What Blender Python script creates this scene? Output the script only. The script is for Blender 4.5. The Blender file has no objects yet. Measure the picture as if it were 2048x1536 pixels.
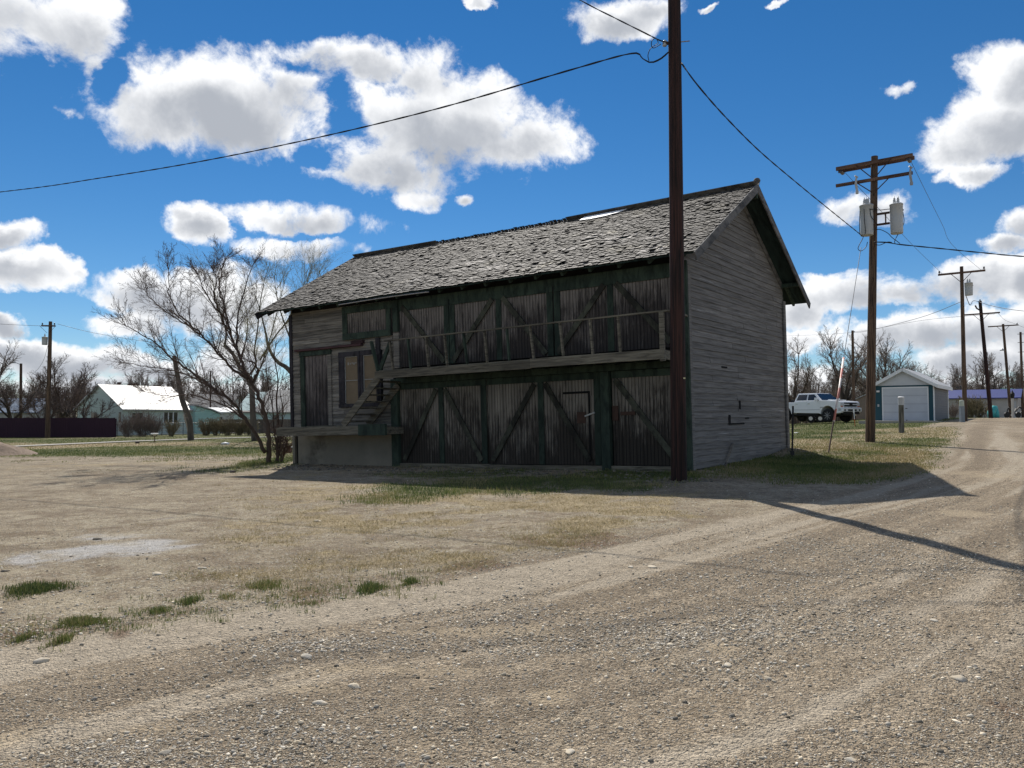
import bpy, bmesh, math, random
import numpy as np
from mathutils import Vector, Matrix
random.seed(7)
rng = np.random.default_rng(11)
C = bpy.context.scene.collection
SC = bpy.context.scene

# ------------------------------------------------------------------ camera
F, CAMZ = 1539.0, 1.6
PITCH = math.atan(66 / F)
cam = bpy.data.cameras.new('camera')
cam.sensor_fit = 'HORIZONTAL'
cam.sensor_width = 36.0
cam.lens = 36.0 * F / 2048
cam.clip_start, cam.clip_end = 0.1, 6000
camo = bpy.data.objects.new('camera', cam)
C.objects.link(camo)
camo.location = (0, 0, CAMZ)
camo.rotation_euler = (math.pi / 2 + PITCH, 0, 0)
SC.camera = camo
CP, SP = math.cos(PITCH), math.sin(PITCH)

def ray(px, py):
    x, y = (px - 1024) / F, -(py - 768) / F
    return Vector((x, CP - y * SP, SP + y * CP))

def at(px, py, D):
    """the world point that the photo shows at (px, py), D metres ahead"""
    r = ray(px, py)
    return Vector((0, 0, CAMZ)) + r * (D / r.y)

# ------------------------------------------------------------------ light
SUN_AZ, SUN_EL = math.radians(-9.5), math.radians(46)      # azimuth from +Y, towards +X
SUN_DIR = Vector((math.sin(SUN_AZ) * math.cos(SUN_EL), math.cos(SUN_AZ) * math.cos(SUN_EL), math.sin(SUN_EL)))
sun = bpy.data.lights.new('sun', 'SUN')
sun.energy = 4.7
sun.angle = math.radians(0.5)
sun.color = (1.0, 0.945, 0.86)
suno = bpy.data.objects.new('sun', sun)
C.objects.link(suno)
suno.rotation_euler = SUN_DIR.to_track_quat('Z', 'Y').to_euler()
SC.view_settings.view_transform = 'Standard'
SC.view_settings.look = 'None'
SC.view_settings.gamma = 1.0
SC.view_settings.exposure = 0.3
SC.view_settings.use_curve_mapping = False
SC.cycles.max_bounces = 6
SC.cycles.diffuse_bounces = 3
SC.cycles.use_denoising = True

# ------------------------------------------------------------------ node helper
class NT:
    def __init__(s, tree):
        s.t = tree
        tree.nodes.clear()
    def n(s, typ, **kw):
        nd = s.t.nodes.new(typ)
        for k, v in kw.items():
            setattr(nd, k, v)
        return nd
    def link(s, a, b):
        s.t.links.new(a, b)
    def put(s, sock, v):
        if hasattr(v, 'is_output') or isinstance(v, bpy.types.NodeSocket):
            s.t.links.new(v, sock)
        else:
            sock.default_value = v
    def math(s, op, a, b=None, c=None, clamp=False):
        nd = s.n('ShaderNodeMath', operation=op, use_clamp=clamp)
        s.put(nd.inputs[0], a)
        if b is not None: s.put(nd.inputs[1], b)
        if c is not None: s.put(nd.inputs[2], c)
        return nd.outputs[0]
    def vmath(s, op, a, b=None):
        nd = s.n('ShaderNodeVectorMath', operation=op)
        s.put(nd.inputs[0], a)
        if b is not None: s.put(nd.inputs[1], b)
        return nd.outputs[0]
    def sstep(s, v, lo, hi, a=0.0, b=1.0):
        nd = s.n('ShaderNodeMapRange', interpolation_type='SMOOTHSTEP')
        s.put(nd.inputs[0], v); s.put(nd.inputs[1], lo); s.put(nd.inputs[2], hi)
        s.put(nd.inputs[3], a); s.put(nd.inputs[4], b)
        return nd.outputs[0]
    def noise(s, vec, scale, detail=4, rough=0.55, dist=0.0, out=0):
        nd = s.n('ShaderNodeTexNoise')
        if vec is not None: s.put(nd.inputs['Vector'], vec)
        nd.inputs['Scale'].default_value = scale
        nd.inputs['Detail'].default_value = detail
        nd.inputs['Roughness'].default_value = rough
        nd.inputs['Distortion'].default_value = dist
        return nd.outputs[out]
    def voro(s, vec, scale, out='Color', feature='F1'):
        nd = s.n('ShaderNodeTexVoronoi', feature=feature)
        s.put(nd.inputs['Vector'], vec)
        nd.inputs['Scale'].default_value = scale
        return nd.outputs[out]
    def scale(s, vec, xyz):
        return s.vmath('MULTIPLY', vec, xyz)
    def mix(s, fac, a, b, blend='MIX'):
        nd = s.n('ShaderNodeMix', data_type='RGBA', blend_type=blend)
        s.put(nd.inputs[0], fac)
        s.put(nd.inputs[6], a if not isinstance(a, tuple) else (*a[:3], 1))
        s.put(nd.inputs[7], b if not isinstance(b, tuple) else (*b[:3], 1))
        return nd.outputs[2]
    def mulc(s, col, f):
        """multiply a colour by a scalar"""
        nd = s.n('ShaderNodeVectorMath', operation='SCALE')
        s.put(nd.inputs[0], col); s.put(nd.inputs['Scale'], f)
        return nd.outputs[0]

# ------------------------------------------------------------------ sky: Nishita blue with cumulus, laid out by azimuth and elevation
world = bpy.data.worlds.new('World')
SC.world = world
world.use_nodes = True
W = NT(world.node_tree)
tc = W.n('ShaderNodeTexCoord').outputs['Generated']
sky = W.n('ShaderNodeTexSky', sky_type='NISHITA')
sky.sun_disc = False
sky.sun_elevation = SUN_EL
sky.sun_rotation = SUN_AZ
sky.altitude = 1100
sky.air_density = 1.0
sky.dust_density = 0.0
sky.ozone_density = 4.0
SKY_STRENGTH = 0.071
hsv = W.n('ShaderNodeHueSaturation')
hsv.inputs['Saturation'].default_value = 1.28
W.link(sky.outputs[0], hsv.inputs['Color'])
bg1 = W.n('ShaderNodeBackground')
W.link(hsv.outputs[0], bg1.inputs[0])
bg1.inputs[1].default_value = SKY_STRENGTH
sep = W.n('ShaderNodeSeparateXYZ')
W.link(tc, sep.inputs[0])
az = W.math('ARCTAN2', sep.outputs[0], sep.outputs[1])
el = W.math('ARCSINE', sep.outputs[2])
warp = W.noise(tc, 8.0, 7, 0.62, out=1)
wsep = W.n('ShaderNodeSeparateXYZ')
W.link(warp, wsep.inputs[0])
azw = W.math('ADD', az, W.math('MULTIPLY', W.math('SUBTRACT', wsep.outputs[0], 0.5), 0.10))
elw = W.math('ADD', el, W.math('MULTIPLY', W.math('SUBTRACT', wsep.outputs[1], 0.5), 0.07))
CLOUDS = [  # photo x, y, half width, half height, weight
    (110, 55, 130, 105, 1), (10, 15, 150, 115, 1), (-60, 60, 160, 120, 1), (180, 130, 50, 40, .7),
    (310, 205, 150, 95, 1.1), (450, 215, 220, 105, 1.2), (580, 190, 150, 85, .9), (150, 222, 55, 24, .6), (520, 270, 130, 48, .7),
    (640, 120, 115, 42, .75), (760, 128, 120, 48, .7), (860, 150, 90, 75, .7),
    (900, 250, 240, 105, 1.15), (790, 320, 165, 75, 1.05), (1050, 275, 130, 70, 1.0), (960, 190, 130, 60, .8), (820, 385, 80, 34, .6), (930, 390, 38, 20, .7),
    (405, 450, 76, 42, 1.0), (370, 430, 40, 25, .8), (615, 438, 145, 42, 1.05), (610, 493, 140, 30, .9),
    (10, 475, 70, 34, 1.0), (50, 540, 105, 46, 1.1), (15, 640, 48, 32, 1.0), (140, 540, 30, 16, .6),
    (300, 575, 125, 55, 1.0), (420, 600, 190, 75, 1.0), (270, 640, 90, 45, .8),
    (1235, 35, 120, 42, 1.0), (1290, 10, 90, 40, .9), (955, 14, 34, 14, .7), (1420, 8, 24, 12, .6), (1560, 8, 24, 9, .6),
    (1985, 250, 150, 75, 1.1), (2040, 150, 95, 90, 1.1), (1915, 295, 90, 45, .8), (1930, 345, 60, 32, .8), (2110, 240, 150, 120, 1),
    (1830, 160, 48, 18, .65), (1725, 412, 100, 42, 1.0), (1690, 430, 55, 24, .7), (2020, 450, 70, 42, 1), (1990, 490, 90, 30, .9), (2090, 470, 90, 60, 1),
    (1670, 590, 125, 58, 1.1), (1600, 620, 80, 60, 1), (1840, 585, 120, 40, .9), (1930, 565, 120, 45, 1.0), (2030, 560, 90, 55, 1.0),
    (1730, 680, 150, 45, .95), (1900, 660, 190, 48, 1.05), (2050, 660, 100, 70, 1.0), (1595, 690, 60, 30, .9), (1950, 720, 160, 40, 1),
    (120, 720, 200, 42, 1.0), (20, 700, 110, 40, 1), (270, 740, 170, 40, .9), (480, 720, 140, 50, .9), (560, 650, 70, 40, .7), (150, 770, 220, 26, .8), (480, 780, 200, 30, .8),
    (1020, 690, 300, 60, .8), (1800, 770, 260, 30, .9), (1640, 760, 110, 35, .8),
]
field = None
under = None
def azel(px, py):
    r = ray(px, py).normalized()
    return math.atan2(r.x, r.y), math.asin(r.z)
for (cx, cy, rx, ry, wt) in CLOUDS:
    a0, e0 = azel(cx, cy)
    a1, _ = azel(cx + rx, cy)
    _, e1 = azel(cx, cy - ry)
    ra, re = abs(a1 - a0) * .93, abs(e1 - e0) * .93
    dx = W.math('MULTIPLY', W.math('SUBTRACT', azw, a0), 1 / ra)
    dy = W.math('MULTIPLY', W.math('SUBTRACT', elw, e0), 1 / re)
    b = W.math('SUBTRACT', wt, W.math('MULTIPLY_ADD', dx, dx, W.math('MULTIPLY', dy, dy)))
    field = b if field is None else W.math('SMOOTH_MAX', field, b, 0.10)
    # shaded underside of the same cloud: its lower two thirds
    sx = W.math('MULTIPLY', W.math('SUBTRACT', azw, a0 + 0.06 * ra), 1.12 / ra)
    sy = W.math('MULTIPLY', W.math('SUBTRACT', elw, e0 - 0.26 * re), 1.22 / re)
    sb = W.math('SUBTRACT', wt, W.math('MULTIPLY_ADD', sx, sx, W.math('MULTIPLY', sy, sy)))
    under = sb if under is None else W.math('SMOOTH_MAX', under, sb, 0.35)
GAPS = [(715, 245, 42, 55, 1.3), (660, 310, 45, 22, 1.1), (232, 165, 40, 38, 1.2), (690, 185, 40, 22, .7), (600, 140, 50, 16, .6), (478, 450, 14, 30, .9), (600, 468, 120, 6, .6), (1090, 120, 60, 60, 1), (140, 270, 80, 40, 1), (830, 190, 45, 18, .6), (1560, 560, 60, 18, .8), (1750, 520, 160, 20, 1.0), (1760, 636, 90, 12, .5), (250, 500, 160, 24, 1), (100, 610, 120, 20, 1)]
for (cx, cy, rx, ry, wt) in GAPS:
    a0, e0 = azel(cx, cy)
    a1, _ = azel(cx + rx, cy)
    _, e1 = azel(cx, cy - ry)
    dx = W.math('MULTIPLY', W.math('SUBTRACT', azw, a0), .77 / abs(a1 - a0))
    dy = W.math('MULTIPLY', W.math('SUBTRACT', elw, e0), .77 / abs(e1 - e0))
    b = W.math('SUBTRACT', 1.0, W.math('MULTIPLY_ADD', dx, dx, W.math('MULTIPLY', dy, dy)))
    field = W.math('SUBTRACT', field, W.math('MULTIPLY', W.math('MAXIMUM', b, 0.0), wt * .85))
# the rest of the sky, outside the photo: scattered clouds of the same kind
off = W.noise(tc, 2.6, 3, 0.5)
outside = W.math('MAXIMUM', W.sstep(W.math('ABSOLUTE', az), 0.68, 0.85), W.sstep(el, 0.56, 0.70))
far_field = W.math('MULTIPLY_ADD', off, 7.0, W.math('MULTIPLY_ADD', outside, 3.0, -6.9))
field = W.math('MAXIMUM', field, far_field)
field = W.math('MAXIMUM', field, -1.5)
edge = W.noise(tc, 9.0, 12, 0.66, 0.25)
fine = W.noise(tc, 40.0, 8, 0.62, 0.3)
dens = W.math('MULTIPLY_ADD', W.math('SUBTRACT', edge, 0.5), 4.6, field)
dens = W.math('MULTIPLY_ADD', W.math('SUBTRACT', fine, 0.5), 1.1, dens)
alpha = W.sstep(dens, -0.38, 0.62)
body = W.noise(tc, 9.5, 5, 0.55, 0.3)
under = W.math('MAXIMUM', under, W.math('SUBTRACT', far_field, 0.3))
core = W.math('MULTIPLY_ADD', W.math('SUBTRACT', body, 0.5), 2.6, under)
core = W.math('MULTIPLY_ADD', W.math('SUBTRACT', fine, 0.5), 0.45, core)
grey = W.sstep(core, -0.05, 1.35)
ccol = W.mix(grey, (0.86, 0.87, 0.885), (0.37, 0.395, 0.44))
bg2 = W.n('ShaderNodeBackground')
W.link(ccol, bg2.inputs[0])
bg2.inputs[1].default_value = 1.0
mx = W.n('ShaderNodeMixShader')
W.link(alpha, mx.inputs[0]); W.link(bg1.outputs[0], mx.inputs[1]); W.link(bg2.outputs[0], mx.inputs[2])
wo = W.n('ShaderNodeOutputWorld')
W.link(mx.outputs[0], wo.inputs[0])

# ------------------------------------------------------------------ object helpers
def tag(o, label=None, cat=None, group=None, kind=None):
    if label: o['label'] = label
    if cat: o['category'] = cat
    if group: o['group'] = group
    if kind: o['kind'] = kind
    return o

def thing(name, label, cat, loc, group=None):
    o = bpy.data.objects.new(name, None)
    o.empty_display_size = 0.2
    C.objects.link(o)
    o.location = loc
    return tag(o, label, cat, group)

class MB:
    """collects shapes; build() links them as ONE mesh object"""
    def __init__(s):
        s.v, s.f, s.c = [], [], []
    def add(s, vs, fs, col=1.0):
        n = len(s.v)
        s.v += [tuple(v) for v in vs]
        for f in fs:
            s.f.append(tuple(i + n for i in f))
            s.c.append(col)
        return s
    def box(s, x0, x1, y0, y1, z0, z1, col=1.0):
        vs = [(x0, y0, z0), (x1, y0, z0), (x1, y1, z0), (x0, y1, z0), (x0, y0, z1), (x1, y0, z1), (x1, y1, z1), (x0, y1, z1)]
        return s.add(vs, [(0, 3, 2, 1), (4, 5, 6, 7), (0, 1, 5, 4), (1, 2, 6, 5), (2, 3, 7, 6), (3, 0, 4, 7)], col)
    def beam(s, p, q, w, h, side=None, col=1.0):
        """a bar from p to q; w across 'side', h across the third direction"""
        p, q = Vector(p), Vector(q)
        d = (q - p).normalized()
        sd = Vector(side) if side is not None else Vector((0, 0, 1)).cross(d)
        if sd.length < 1e-4: sd = Vector((1, 0, 0))
        sd = (sd - d * sd.dot(d)).normalized()
        t = d.cross(sd)
        vs = []
        for e in (p, q):
            for a, b in ((-1, -1), (1, -1), (1, 1), (-1, 1)):
                vs.append(e + sd * (a * w / 2) + t * (b * h / 2))
        return s.add(vs, [(0, 3, 2, 1), (4, 5, 6, 7), (0, 1, 5, 4), (1, 2, 6, 5), (2, 3, 7, 6), (3, 0, 4, 7)], col)
    def tube(s, pts, rad, n=8, col=1.0, caps=True):
        pts = [Vector(p) for p in pts]
        m = len(pts)
        if not hasattr(rad, '__len__'): rad = [rad] * m
        vs, fs = [], []
        prev = None
        for i, p in enumerate(pts):
            d = (pts[min(i + 1, m - 1)] - pts[max(i - 1, 0)])
            d = d.normalized() if d.length > 1e-9 else Vector((0, 0, 1))
            if prev is None:
                a = d.orthogonal().normalized()
            else:
                a = prev - d * prev.dot(d)
                a = a.normalized() if a.length > 1e-6 else d.orthogonal().normalized()
            prev = a
            b = d.cross(a)
            for k in range(n):
                t = 2 * math.pi * k / n
                vs.append(p + (a * math.cos(t) + b * math.sin(t)) * rad[i])
        for i in range(m - 1):
            for k in range(n):
                k2 = (k + 1) % n
                fs.append((i * n + k, i * n + k2, (i + 1) * n + k2, (i + 1) * n + k))
        if caps and n > 3:
            fs.append(tuple(range(n - 1, -1, -1)))
            fs.append(tuple((m - 1) * n + k for k in range(n)))
        return s.add(vs, fs, col)
    def quad(s, a, b, c, d, col=1.0):
        return s.add([a, b, c, d], [(0, 1, 2, 3)], col)
    def prism(s, poly, axis, t0, t1, col=1.0):
        """polygon in two axes extruded along the third: axis 'x': poly=(y,z); 'y': poly=(x,z); 'z': poly=(x,y)"""
        def mk(p, t):
            return (t, p[0], p[1]) if axis == 'x' else (p[0], t, p[1]) if axis == 'y' else (p[0], p[1], t)
        n = len(poly)
        vs = [mk(p, t0) for p in poly] + [mk(p, t1) for p in poly]
        fs = [tuple(range(n)), tuple(range(2 * n - 1, n - 1, -1))]
        fs += [(i, n + i, n + (i + 1) % n, (i + 1) % n) for i in range(n)]
        return s.add(vs, fs, col)
    def lathe(s, c, prof, n=14, col=1.0):
        """profile of (radius, z) about the vertical through c"""
        vs, fs = [], []
        for r, z in prof:
            for k in range(n):
                t = 2 * math.pi * k / n
                vs.append((c[0] + r * math.cos(t), c[1] + r * math.sin(t), c[2] + z))
        for i in range(len(prof) - 1):
            for k in range(n):
                k2 = (k + 1) % n
                fs.append((i * n + k, i * n + k2, (i + 1) * n + k2, (i + 1) * n + k))
        fs.append(tuple(range(n - 1, -1, -1)))
        fs.append(tuple((len(prof) - 1) * n + k for k in range(n)))
        return s.add(vs, fs, col)
    def build(s, name, mat, parent=None, xf=None, loc=None, smooth=False, bevel=0, recalc=True):
        """xf maps the collected points to where they stand (parent's space)"""
        me = bpy.data.meshes.new(name)
        vs = [tuple(xf(*v)) for v in s.v] if xf else s.v
        me.from_pydata(vs, [], s.f)
        a = me.attributes.new('tone', 'FLOAT', 'FACE')
        a.data.foreach_set('value', np.array(s.c, dtype=np.float32))
        a = me.attributes.new('loc', 'FLOAT_VECTOR', 'POINT')
        a.data.foreach_set('vector', np.array(s.v, dtype=np.float32).ravel())
        if recalc or bevel:
            bm = bmesh.new()
            bm.from_mesh(me)
            if recalc: bmesh.ops.recalc_face_normals(bm, faces=bm.faces)
            if bevel:
                bmesh.ops.bevel(bm, geom=[e for e in bm.edges if e.calc_face_angle(0) > 0.6], offset=bevel, segments=2, affect='EDGES', profile=0.6)
            bm.to_mesh(me)
            bm.free()
        if smooth:
            me.polygons.foreach_set('use_smooth', [True] * len(me.polygons))
        me.materials.append(mat)
        o = bpy.data.objects.new(name, me)
        C.objects.link(o)
        if parent is not None: o.parent = parent
        if loc is not None: o.location = loc
        return o

def np_mesh(name, verts, faces, mat, tone=None, parent=None, smooth=False):
    """triangles or quads from arrays"""
    me = bpy.data.meshes.new(name)
    k = faces.shape[1]
    me.vertices.add(len(verts)); me.vertices.foreach_set('co', verts.astype(np.float32).ravel())
    me.loops.add(faces.size); me.loops.foreach_set('vertex_index', faces.astype(np.int32).ravel())
    me.polygons.add(len(faces))
    me.polygons.foreach_set('loop_start', np.arange(0, faces.size, k, dtype=np.int32))
    if smooth: me.polygons.foreach_set('use_smooth', np.ones(len(faces), dtype=bool))
    if tone is not None:
        a = me.attributes.new('tone', 'FLOAT', 'FACE')
        a.data.foreach_set('value', tone.astype(np.float32))
    me.update(calc_edges=True)
    me.materials.append(mat)
    o = bpy.data.objects.new(name, me)
    C.objects.link(o)
    if parent is not None: o.parent = parent
    return o

# ------------------------------------------------------------------ materials
def new_mat(name):
    m = bpy.data.materials.new(name)
    m.use_nodes = True
    t = NT(m.node_tree)
    p = t.n('ShaderNodeBsdfPrincipled')
    o = t.n('ShaderNodeOutputMaterial')
    t.link(p.outputs[0], o.inputs[0])
    return m, t, p
def attr(t, name, out='Fac'):
    return t.n('ShaderNodeAttribute', attribute_name=name).outputs[out]
def bump(t, p, h, dist=0.01, strength=0.6):
    b = t.n('ShaderNodeBump')
    b.inputs['Strength'].default_value = strength
    b.inputs['Distance'].default_value = dist
    t.link(h, b.inputs['Height'])
    t.link(b.outputs[0], p.inputs['Normal'])

def plain(name, col, rough=0.6, metal=0.0, var=0.25, scale=6.0, stretch=(1, 1, 1), dirt=None, spec=0.3, bumpd=0.0):
    """a surface of one colour with uneven wear and a per-piece tone"""
    m, t, p = new_mat(name)
    v = t.scale(attr(t, 'loc', 'Vector'), stretch)
    nz = t.noise(v, scale, 6, 0.6)
    f = t.math('MULTIPLY_ADD', nz, 2 * var, 1 - var)
    f = t.math('MULTIPLY', f, attr(t, 'tone'))
    c = t.mulc((*col,), f)
    if dirt:
        c = t.mix(t.sstep(t.noise(v, scale * 0.37, 5, 0.65), 0.52, 0.72), c, dirt)
    t.link(c, p.inputs['Base Color'])
    p.inputs['Roughness'].default_value = rough
    p.inputs['Metallic'].default_value = metal
    p.inputs['Specular IOR Level'].default_value = spec
    if bumpd: bump(t, p, nz, bumpd)
    return m

def wood(name, col, dark, stretch, amount=0.5, rough=0.85, pale=None):
    """weathered timber: grain runs along the small entry of stretch"""
    m, t, p = new_mat(name)
    L = attr(t, 'loc', 'Vector')
    g = t.noise(t.scale(L, stretch), 1.0, 6, 0.65, 0.4)
    g2 = t.noise(t.scale(L, tuple(0.22 * a for a in stretch)), 1.0, 5, 0.6, 0.6)
    c = t.mix(t.sstep(g, 0.40, 0.68), col, dark)
    c = t.mix(t.math('MULTIPLY', t.sstep(g2, 0.46, 0.66), amount), c, dark)
    if pale:
        c = t.mix(t.math('MULTIPLY', t.sstep(t.noise(t.scale(L, tuple(0.3 * a for a in stretch)), 1.3, 5, 0.7, 0.3), 0.60, 0.70), 0.75), c, pale)
    c = t.mulc(c, attr(t, 'tone'))
    t.link(c, p.inputs['Base Color'])
    p.inputs['Roughness'].default_value = rough
    p.inputs['Specular IOR Level'].default_value = 0.15
    bump(t, p, g, 0.012, 0.7)
    return m

def stained_boards(name, w0, h, col, dark, pitch=0.085, lvl=0.0):
    """vertical beaded boards with black streaks of rot that creep up unevenly from the bottom rail"""
    m, t, p = new_mat(name)
    L = attr(t, 'loc', 'Vector')
    sp = t.n('ShaderNodeSeparateXYZ'); t.link(L, sp.inputs[0])
    u, w = sp.outputs[0], sp.outputs[2]
    hh = t.math('DIVIDE', t.math('SUBTRACT', w, w0), h)
    fine = t.noise(t.scale(L, (30, 30, 1.6)), 1.0, 7, 0.75, 0.3)
    bid = t.math('FLOOR', t.math('DIVIDE', u, pitch))
    wn = t.n('ShaderNodeTexWhiteNoise', noise_dimensions='1D'); t.link(bid, wn.inputs['W'])
    big = t.noise(t.scale(L, (1.1, 1, 0.7)), 1.0, 4, 0.6)
    s = t.math('MULTIPLY_ADD', t.math('SUBTRACT', fine, 0.5), 2.5, t.math('MULTIPLY_ADD', t.math('SUBTRACT', big, 0.5), 2.2, t.math('MULTIPLY_ADD', wn.outputs[0], 0.40, 0.60 + lvl)))
    s = t.math('SUBTRACT', s, hh)
    st = t.math('MULTIPLY', t.sstep(s, -0.22, 0.55), 0.90)
    base = t.mix(t.math('MULTIPLY', fine, 0.6), col, tuple(0.55 * a for a in col))
    base = t.mulc(base, t.math('MULTIPLY_ADD', wn.outputs[0], 0.55, 0.70))
    c = t.mix(st, base, dark)
    fr = t.math('FRACT', t.math('DIVIDE', u, pitch))
    groove = t.math('LESS_THAN', t.math('ABSOLUTE', t.math('SUBTRACT', fr, 0.5)), 0.08)
    c = t.mix(t.math('MULTIPLY', groove, 0.75), c, (0.006, 0.006, 0.006))
    t.link(c, p.inputs['Base Color'])
    p.inputs['Roughness'].default_value = 0.9
    p.inputs['Specular IOR Level'].default_value = 0.12
    bump(t, p, t.math('SUBTRACT', fine, groove), 0.008, 0.7)
    return m

M = {}
M['siding'] = wood('weathered_siding', (0.225, 0.205, 0.175), (0.080, 0.074, 0.070), (1.3, 1.3, 26), 0.55)
M['gable'] = wood('grey_gable_siding', (0.205, 0.195, 0.183), (0.108, 0.102, 0.097), (1.1, 1.1, 30), 0.5, pale=(0.37, 0.365, 0.36))
M['green'] = wood('faded_green_timber', (0.046, 0.066, 0.050), (0.018, 0.026, 0.022), (7, 7, 2.2), 0.6)
M['brace'] = wood('brown_green_timber', (0.075, 0.078, 0.058), (0.020, 0.019, 0.017), (5, 5, 3), 0.8)
M['fascia'] = wood('bare_grey_timber', (0.185, 0.168, 0.130), (0.060, 0.054, 0.044), (1.6, 8, 22), 0.6)
M['barge'] = wood('grey_bargeboard', (0.17, 0.165, 0.16), (0.06, 0.06, 0.062), (6, 2, 6), 0.6)
M['soffit'] = wood('green_soffit', (0.030, 0.052, 0.050), (0.010, 0.016, 0.016), (6, 1.2, 1.2), 0.5)
M['lower_boards'] = stained_boards('stained_lower_boards', 0.1, 2.0, (0.245, 0.218, 0.186), (0.020, 0.017, 0.015))
M['upper_boards'] = stained_boards('stained_upper_boards', 2.7, 1.8, (0.225, 0.200, 0.182), (0.024, 0.021, 0.021), lvl=-0.05)
M['hatch_boards'] = stained_boards('stained_hatch_boards', 3.55, 1.4, (0.25, 0.222, 0.20), (0.05, 0.044, 0.042), lvl=-0.25)
M['door_boards'] = stained_boards('plank_door_boards', 1.2, 2.2, (0.19, 0.165, 0.155), (0.030, 0.026, 0.026), pitch=0.14, lvl=-0.1)
M['dark'] = plain('black_gap', (0.006, 0.006, 0.006), 0.95, var=0.1)
M['concrete'] = plain('old_concrete', (0.20, 0.18, 0.145), 0.95, var=0.35, scale=2.0, dirt=(0.07, 0.062, 0.05), bumpd=0.01)
M['winframe'] = wood('dark_window_timber', (0.050, 0.046, 0.052), (0.018, 0.017, 0.02), (6, 6, 2), 0.5)
M['blind'] = plain('tan_board_behind_glass', (0.165, 0.125, 0.080), 0.75, var=0.3, scale=4)
M['putty'] = plain('white_putty', (0.30, 0.30, 0.29), 0.8)
M['red_ledge'] = wood('faded_red_ledge', (0.085, 0.045, 0.048), (0.035, 0.022, 0.024), (1.5, 8, 20), 0.5)
M['white_sheet'] = plain('white_roof_sheet', (0.80, 0.80, 0.80), 0.6, var=0.06)
M['rust'] = plain('rusty_iron', (0.055, 0.030, 0.022), 0.8, var=0.5, scale=9)
M['steel'] = plain('grey_steel', (0.30, 0.30, 0.30), 0.45, metal=0.6, var=0.15)

def shingle_mat():
    m, t, p = new_mat('weathered_shingles')
    L = attr(t, 'loc', 'Vector')
    tone = attr(t, 'tone')
    g = t.noise(t.scale(L, (40, 6, 6)), 1.0, 5, 0.65)
    lich = t.noise(L, 1.7, 5, 0.6)
    c = t.mix(t.sstep(g, 0.35, 0.7), (0.100, 0.092, 0.083), (0.040, 0.036, 0.033))
    c = t.mix(t.math('MULTIPLY', t.sstep(lich, 0.54, 0.70), 0.5), c, (0.115, 0.10, 0.06))
    c = t.mulc(c, tone)
    t.link(c, p.inputs['Base Color'])
    p.inputs['Roughness'].default_value = 0.75
    p.inputs['Specular IOR Level'].default_value = 0.25
    bump(t, p, g, 0.006, 0.8)
    return m
M['shingle'] = shingle_mat()
def pole_mat(name, col, dark):
    m, t, p = new_mat(name)
    L = attr(t, 'loc', 'Vector')
    g = t.noise(t.scale(L, (26, 26, 0.8)), 1.0, 6, 0.65)
    g2 = t.noise(t.scale(L, (3, 3, 0.25)), 1.0, 4, 0.6)
    c = t.mix(t.sstep(g, 0.38, 0.64), col, dark)
    c = t.mix(t.math('MULTIPLY', t.sstep(g2, 0.45, 0.65), 0.6), c, dark)
    ck = t.noise(t.scale(L, (15, 15, 0.22)), 1.0, 3, 0.5, 0.3)
    crack = t.math('LESS_THAN', t.math('ABSOLUTE', t.math('SUBTRACT', ck, 0.5)), 0.010)
    c = t.mix(t.math('MULTIPLY', crack, 0.85), c, (0.004, 0.003, 0.003))
    t.link(t.mulc(c, attr(t, 'tone')), p.inputs['Base Color'])
    p.inputs['Roughness'].default_value = 0.75
    p.inputs['Specular IOR Level'].default_value = 0.25
    bump(t, p, g, 0.012, 0.9)
    return m
M['pole_red'] = pole_mat('creosoted_red_pole', (0.056, 0.024, 0.018), (0.010, 0.006, 0.005))
M['pole'] = pole_mat('weathered_brown_pole', (0.165, 0.105, 0.065), (0.045, 0.028, 0.02))
M['crossarm'] = wood('crossarm_timber', (0.17, 0.105, 0.075), (0.05, 0.03, 0.024), (1.5, 1.5, 14), 0.5)
M['porcelain'] = plain('brown_porcelain', (0.030, 0.016, 0.013), 0.3, spec=0.5)
M['grey_tank'] = plain('grey_painted_tank', (0.42, 0.43, 0.43), 0.45, var=0.08, scale=3, spec=0.4)
M['cable'] = plain('black_cable', (0.012, 0.012, 0.014), 0.6)
M['wire'] = plain('thin_grey_wire', (0.07, 0.075, 0.085), 0.5)
M['bark'] = plain('grey_brown_bark', (0.075, 0.054, 0.042), 0.9, var=0.5, scale=7, stretch=(1, 1, 0.3), bumpd=0.02)
M['bark_dark'] = plain('dark_bark', (0.058, 0.046, 0.038), 0.9, var=0.5, scale=7, stretch=(1, 1, 0.3), bumpd=0.02)
M['twig'] = plain('red_brown_twigs', (0.105, 0.072, 0.058), 0.85, var=0.3)
M['twig_grey'] = plain('grey_twigs', (0.19, 0.15, 0.125), 0.9, var=0.3)
M['twig_bud'] = plain('olive_budding_twigs', (0.24, 0.22, 0.11), 0.9, var=0.3)
M['stump'] = plain('barkless_grey_trunk', (0.100, 0.084, 0.068), 0.9, var=0.6, scale=5, stretch=(1, 1, 0.25), dirt=(0.04, 0.034, 0.03), bumpd=0.03)
M['white_paint'] = plain('white_paint', (0.74, 0.74, 0.73), 0.55, var=0.06, scale=2)
M['car_white'] = plain('white_car_paint', (0.78, 0.79, 0.80), 0.22, var=0.02, spec=0.5)
M['black_trim'] = plain('black_trim', (0.012, 0.012, 0.013), 0.55, var=0.1)
M['tyre'] = plain('tyre_rubber', (0.018, 0.018, 0.018), 0.85, var=0.15)
M['glass'] = plain('dark_glass', (0.014, 0.018, 0.022), 0.06, var=0.05, spec=0.6)
M['chrome'] = plain('bright_metal', (0.6, 0.6, 0.6), 0.25, metal=0.9, var=0.03)
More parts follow.
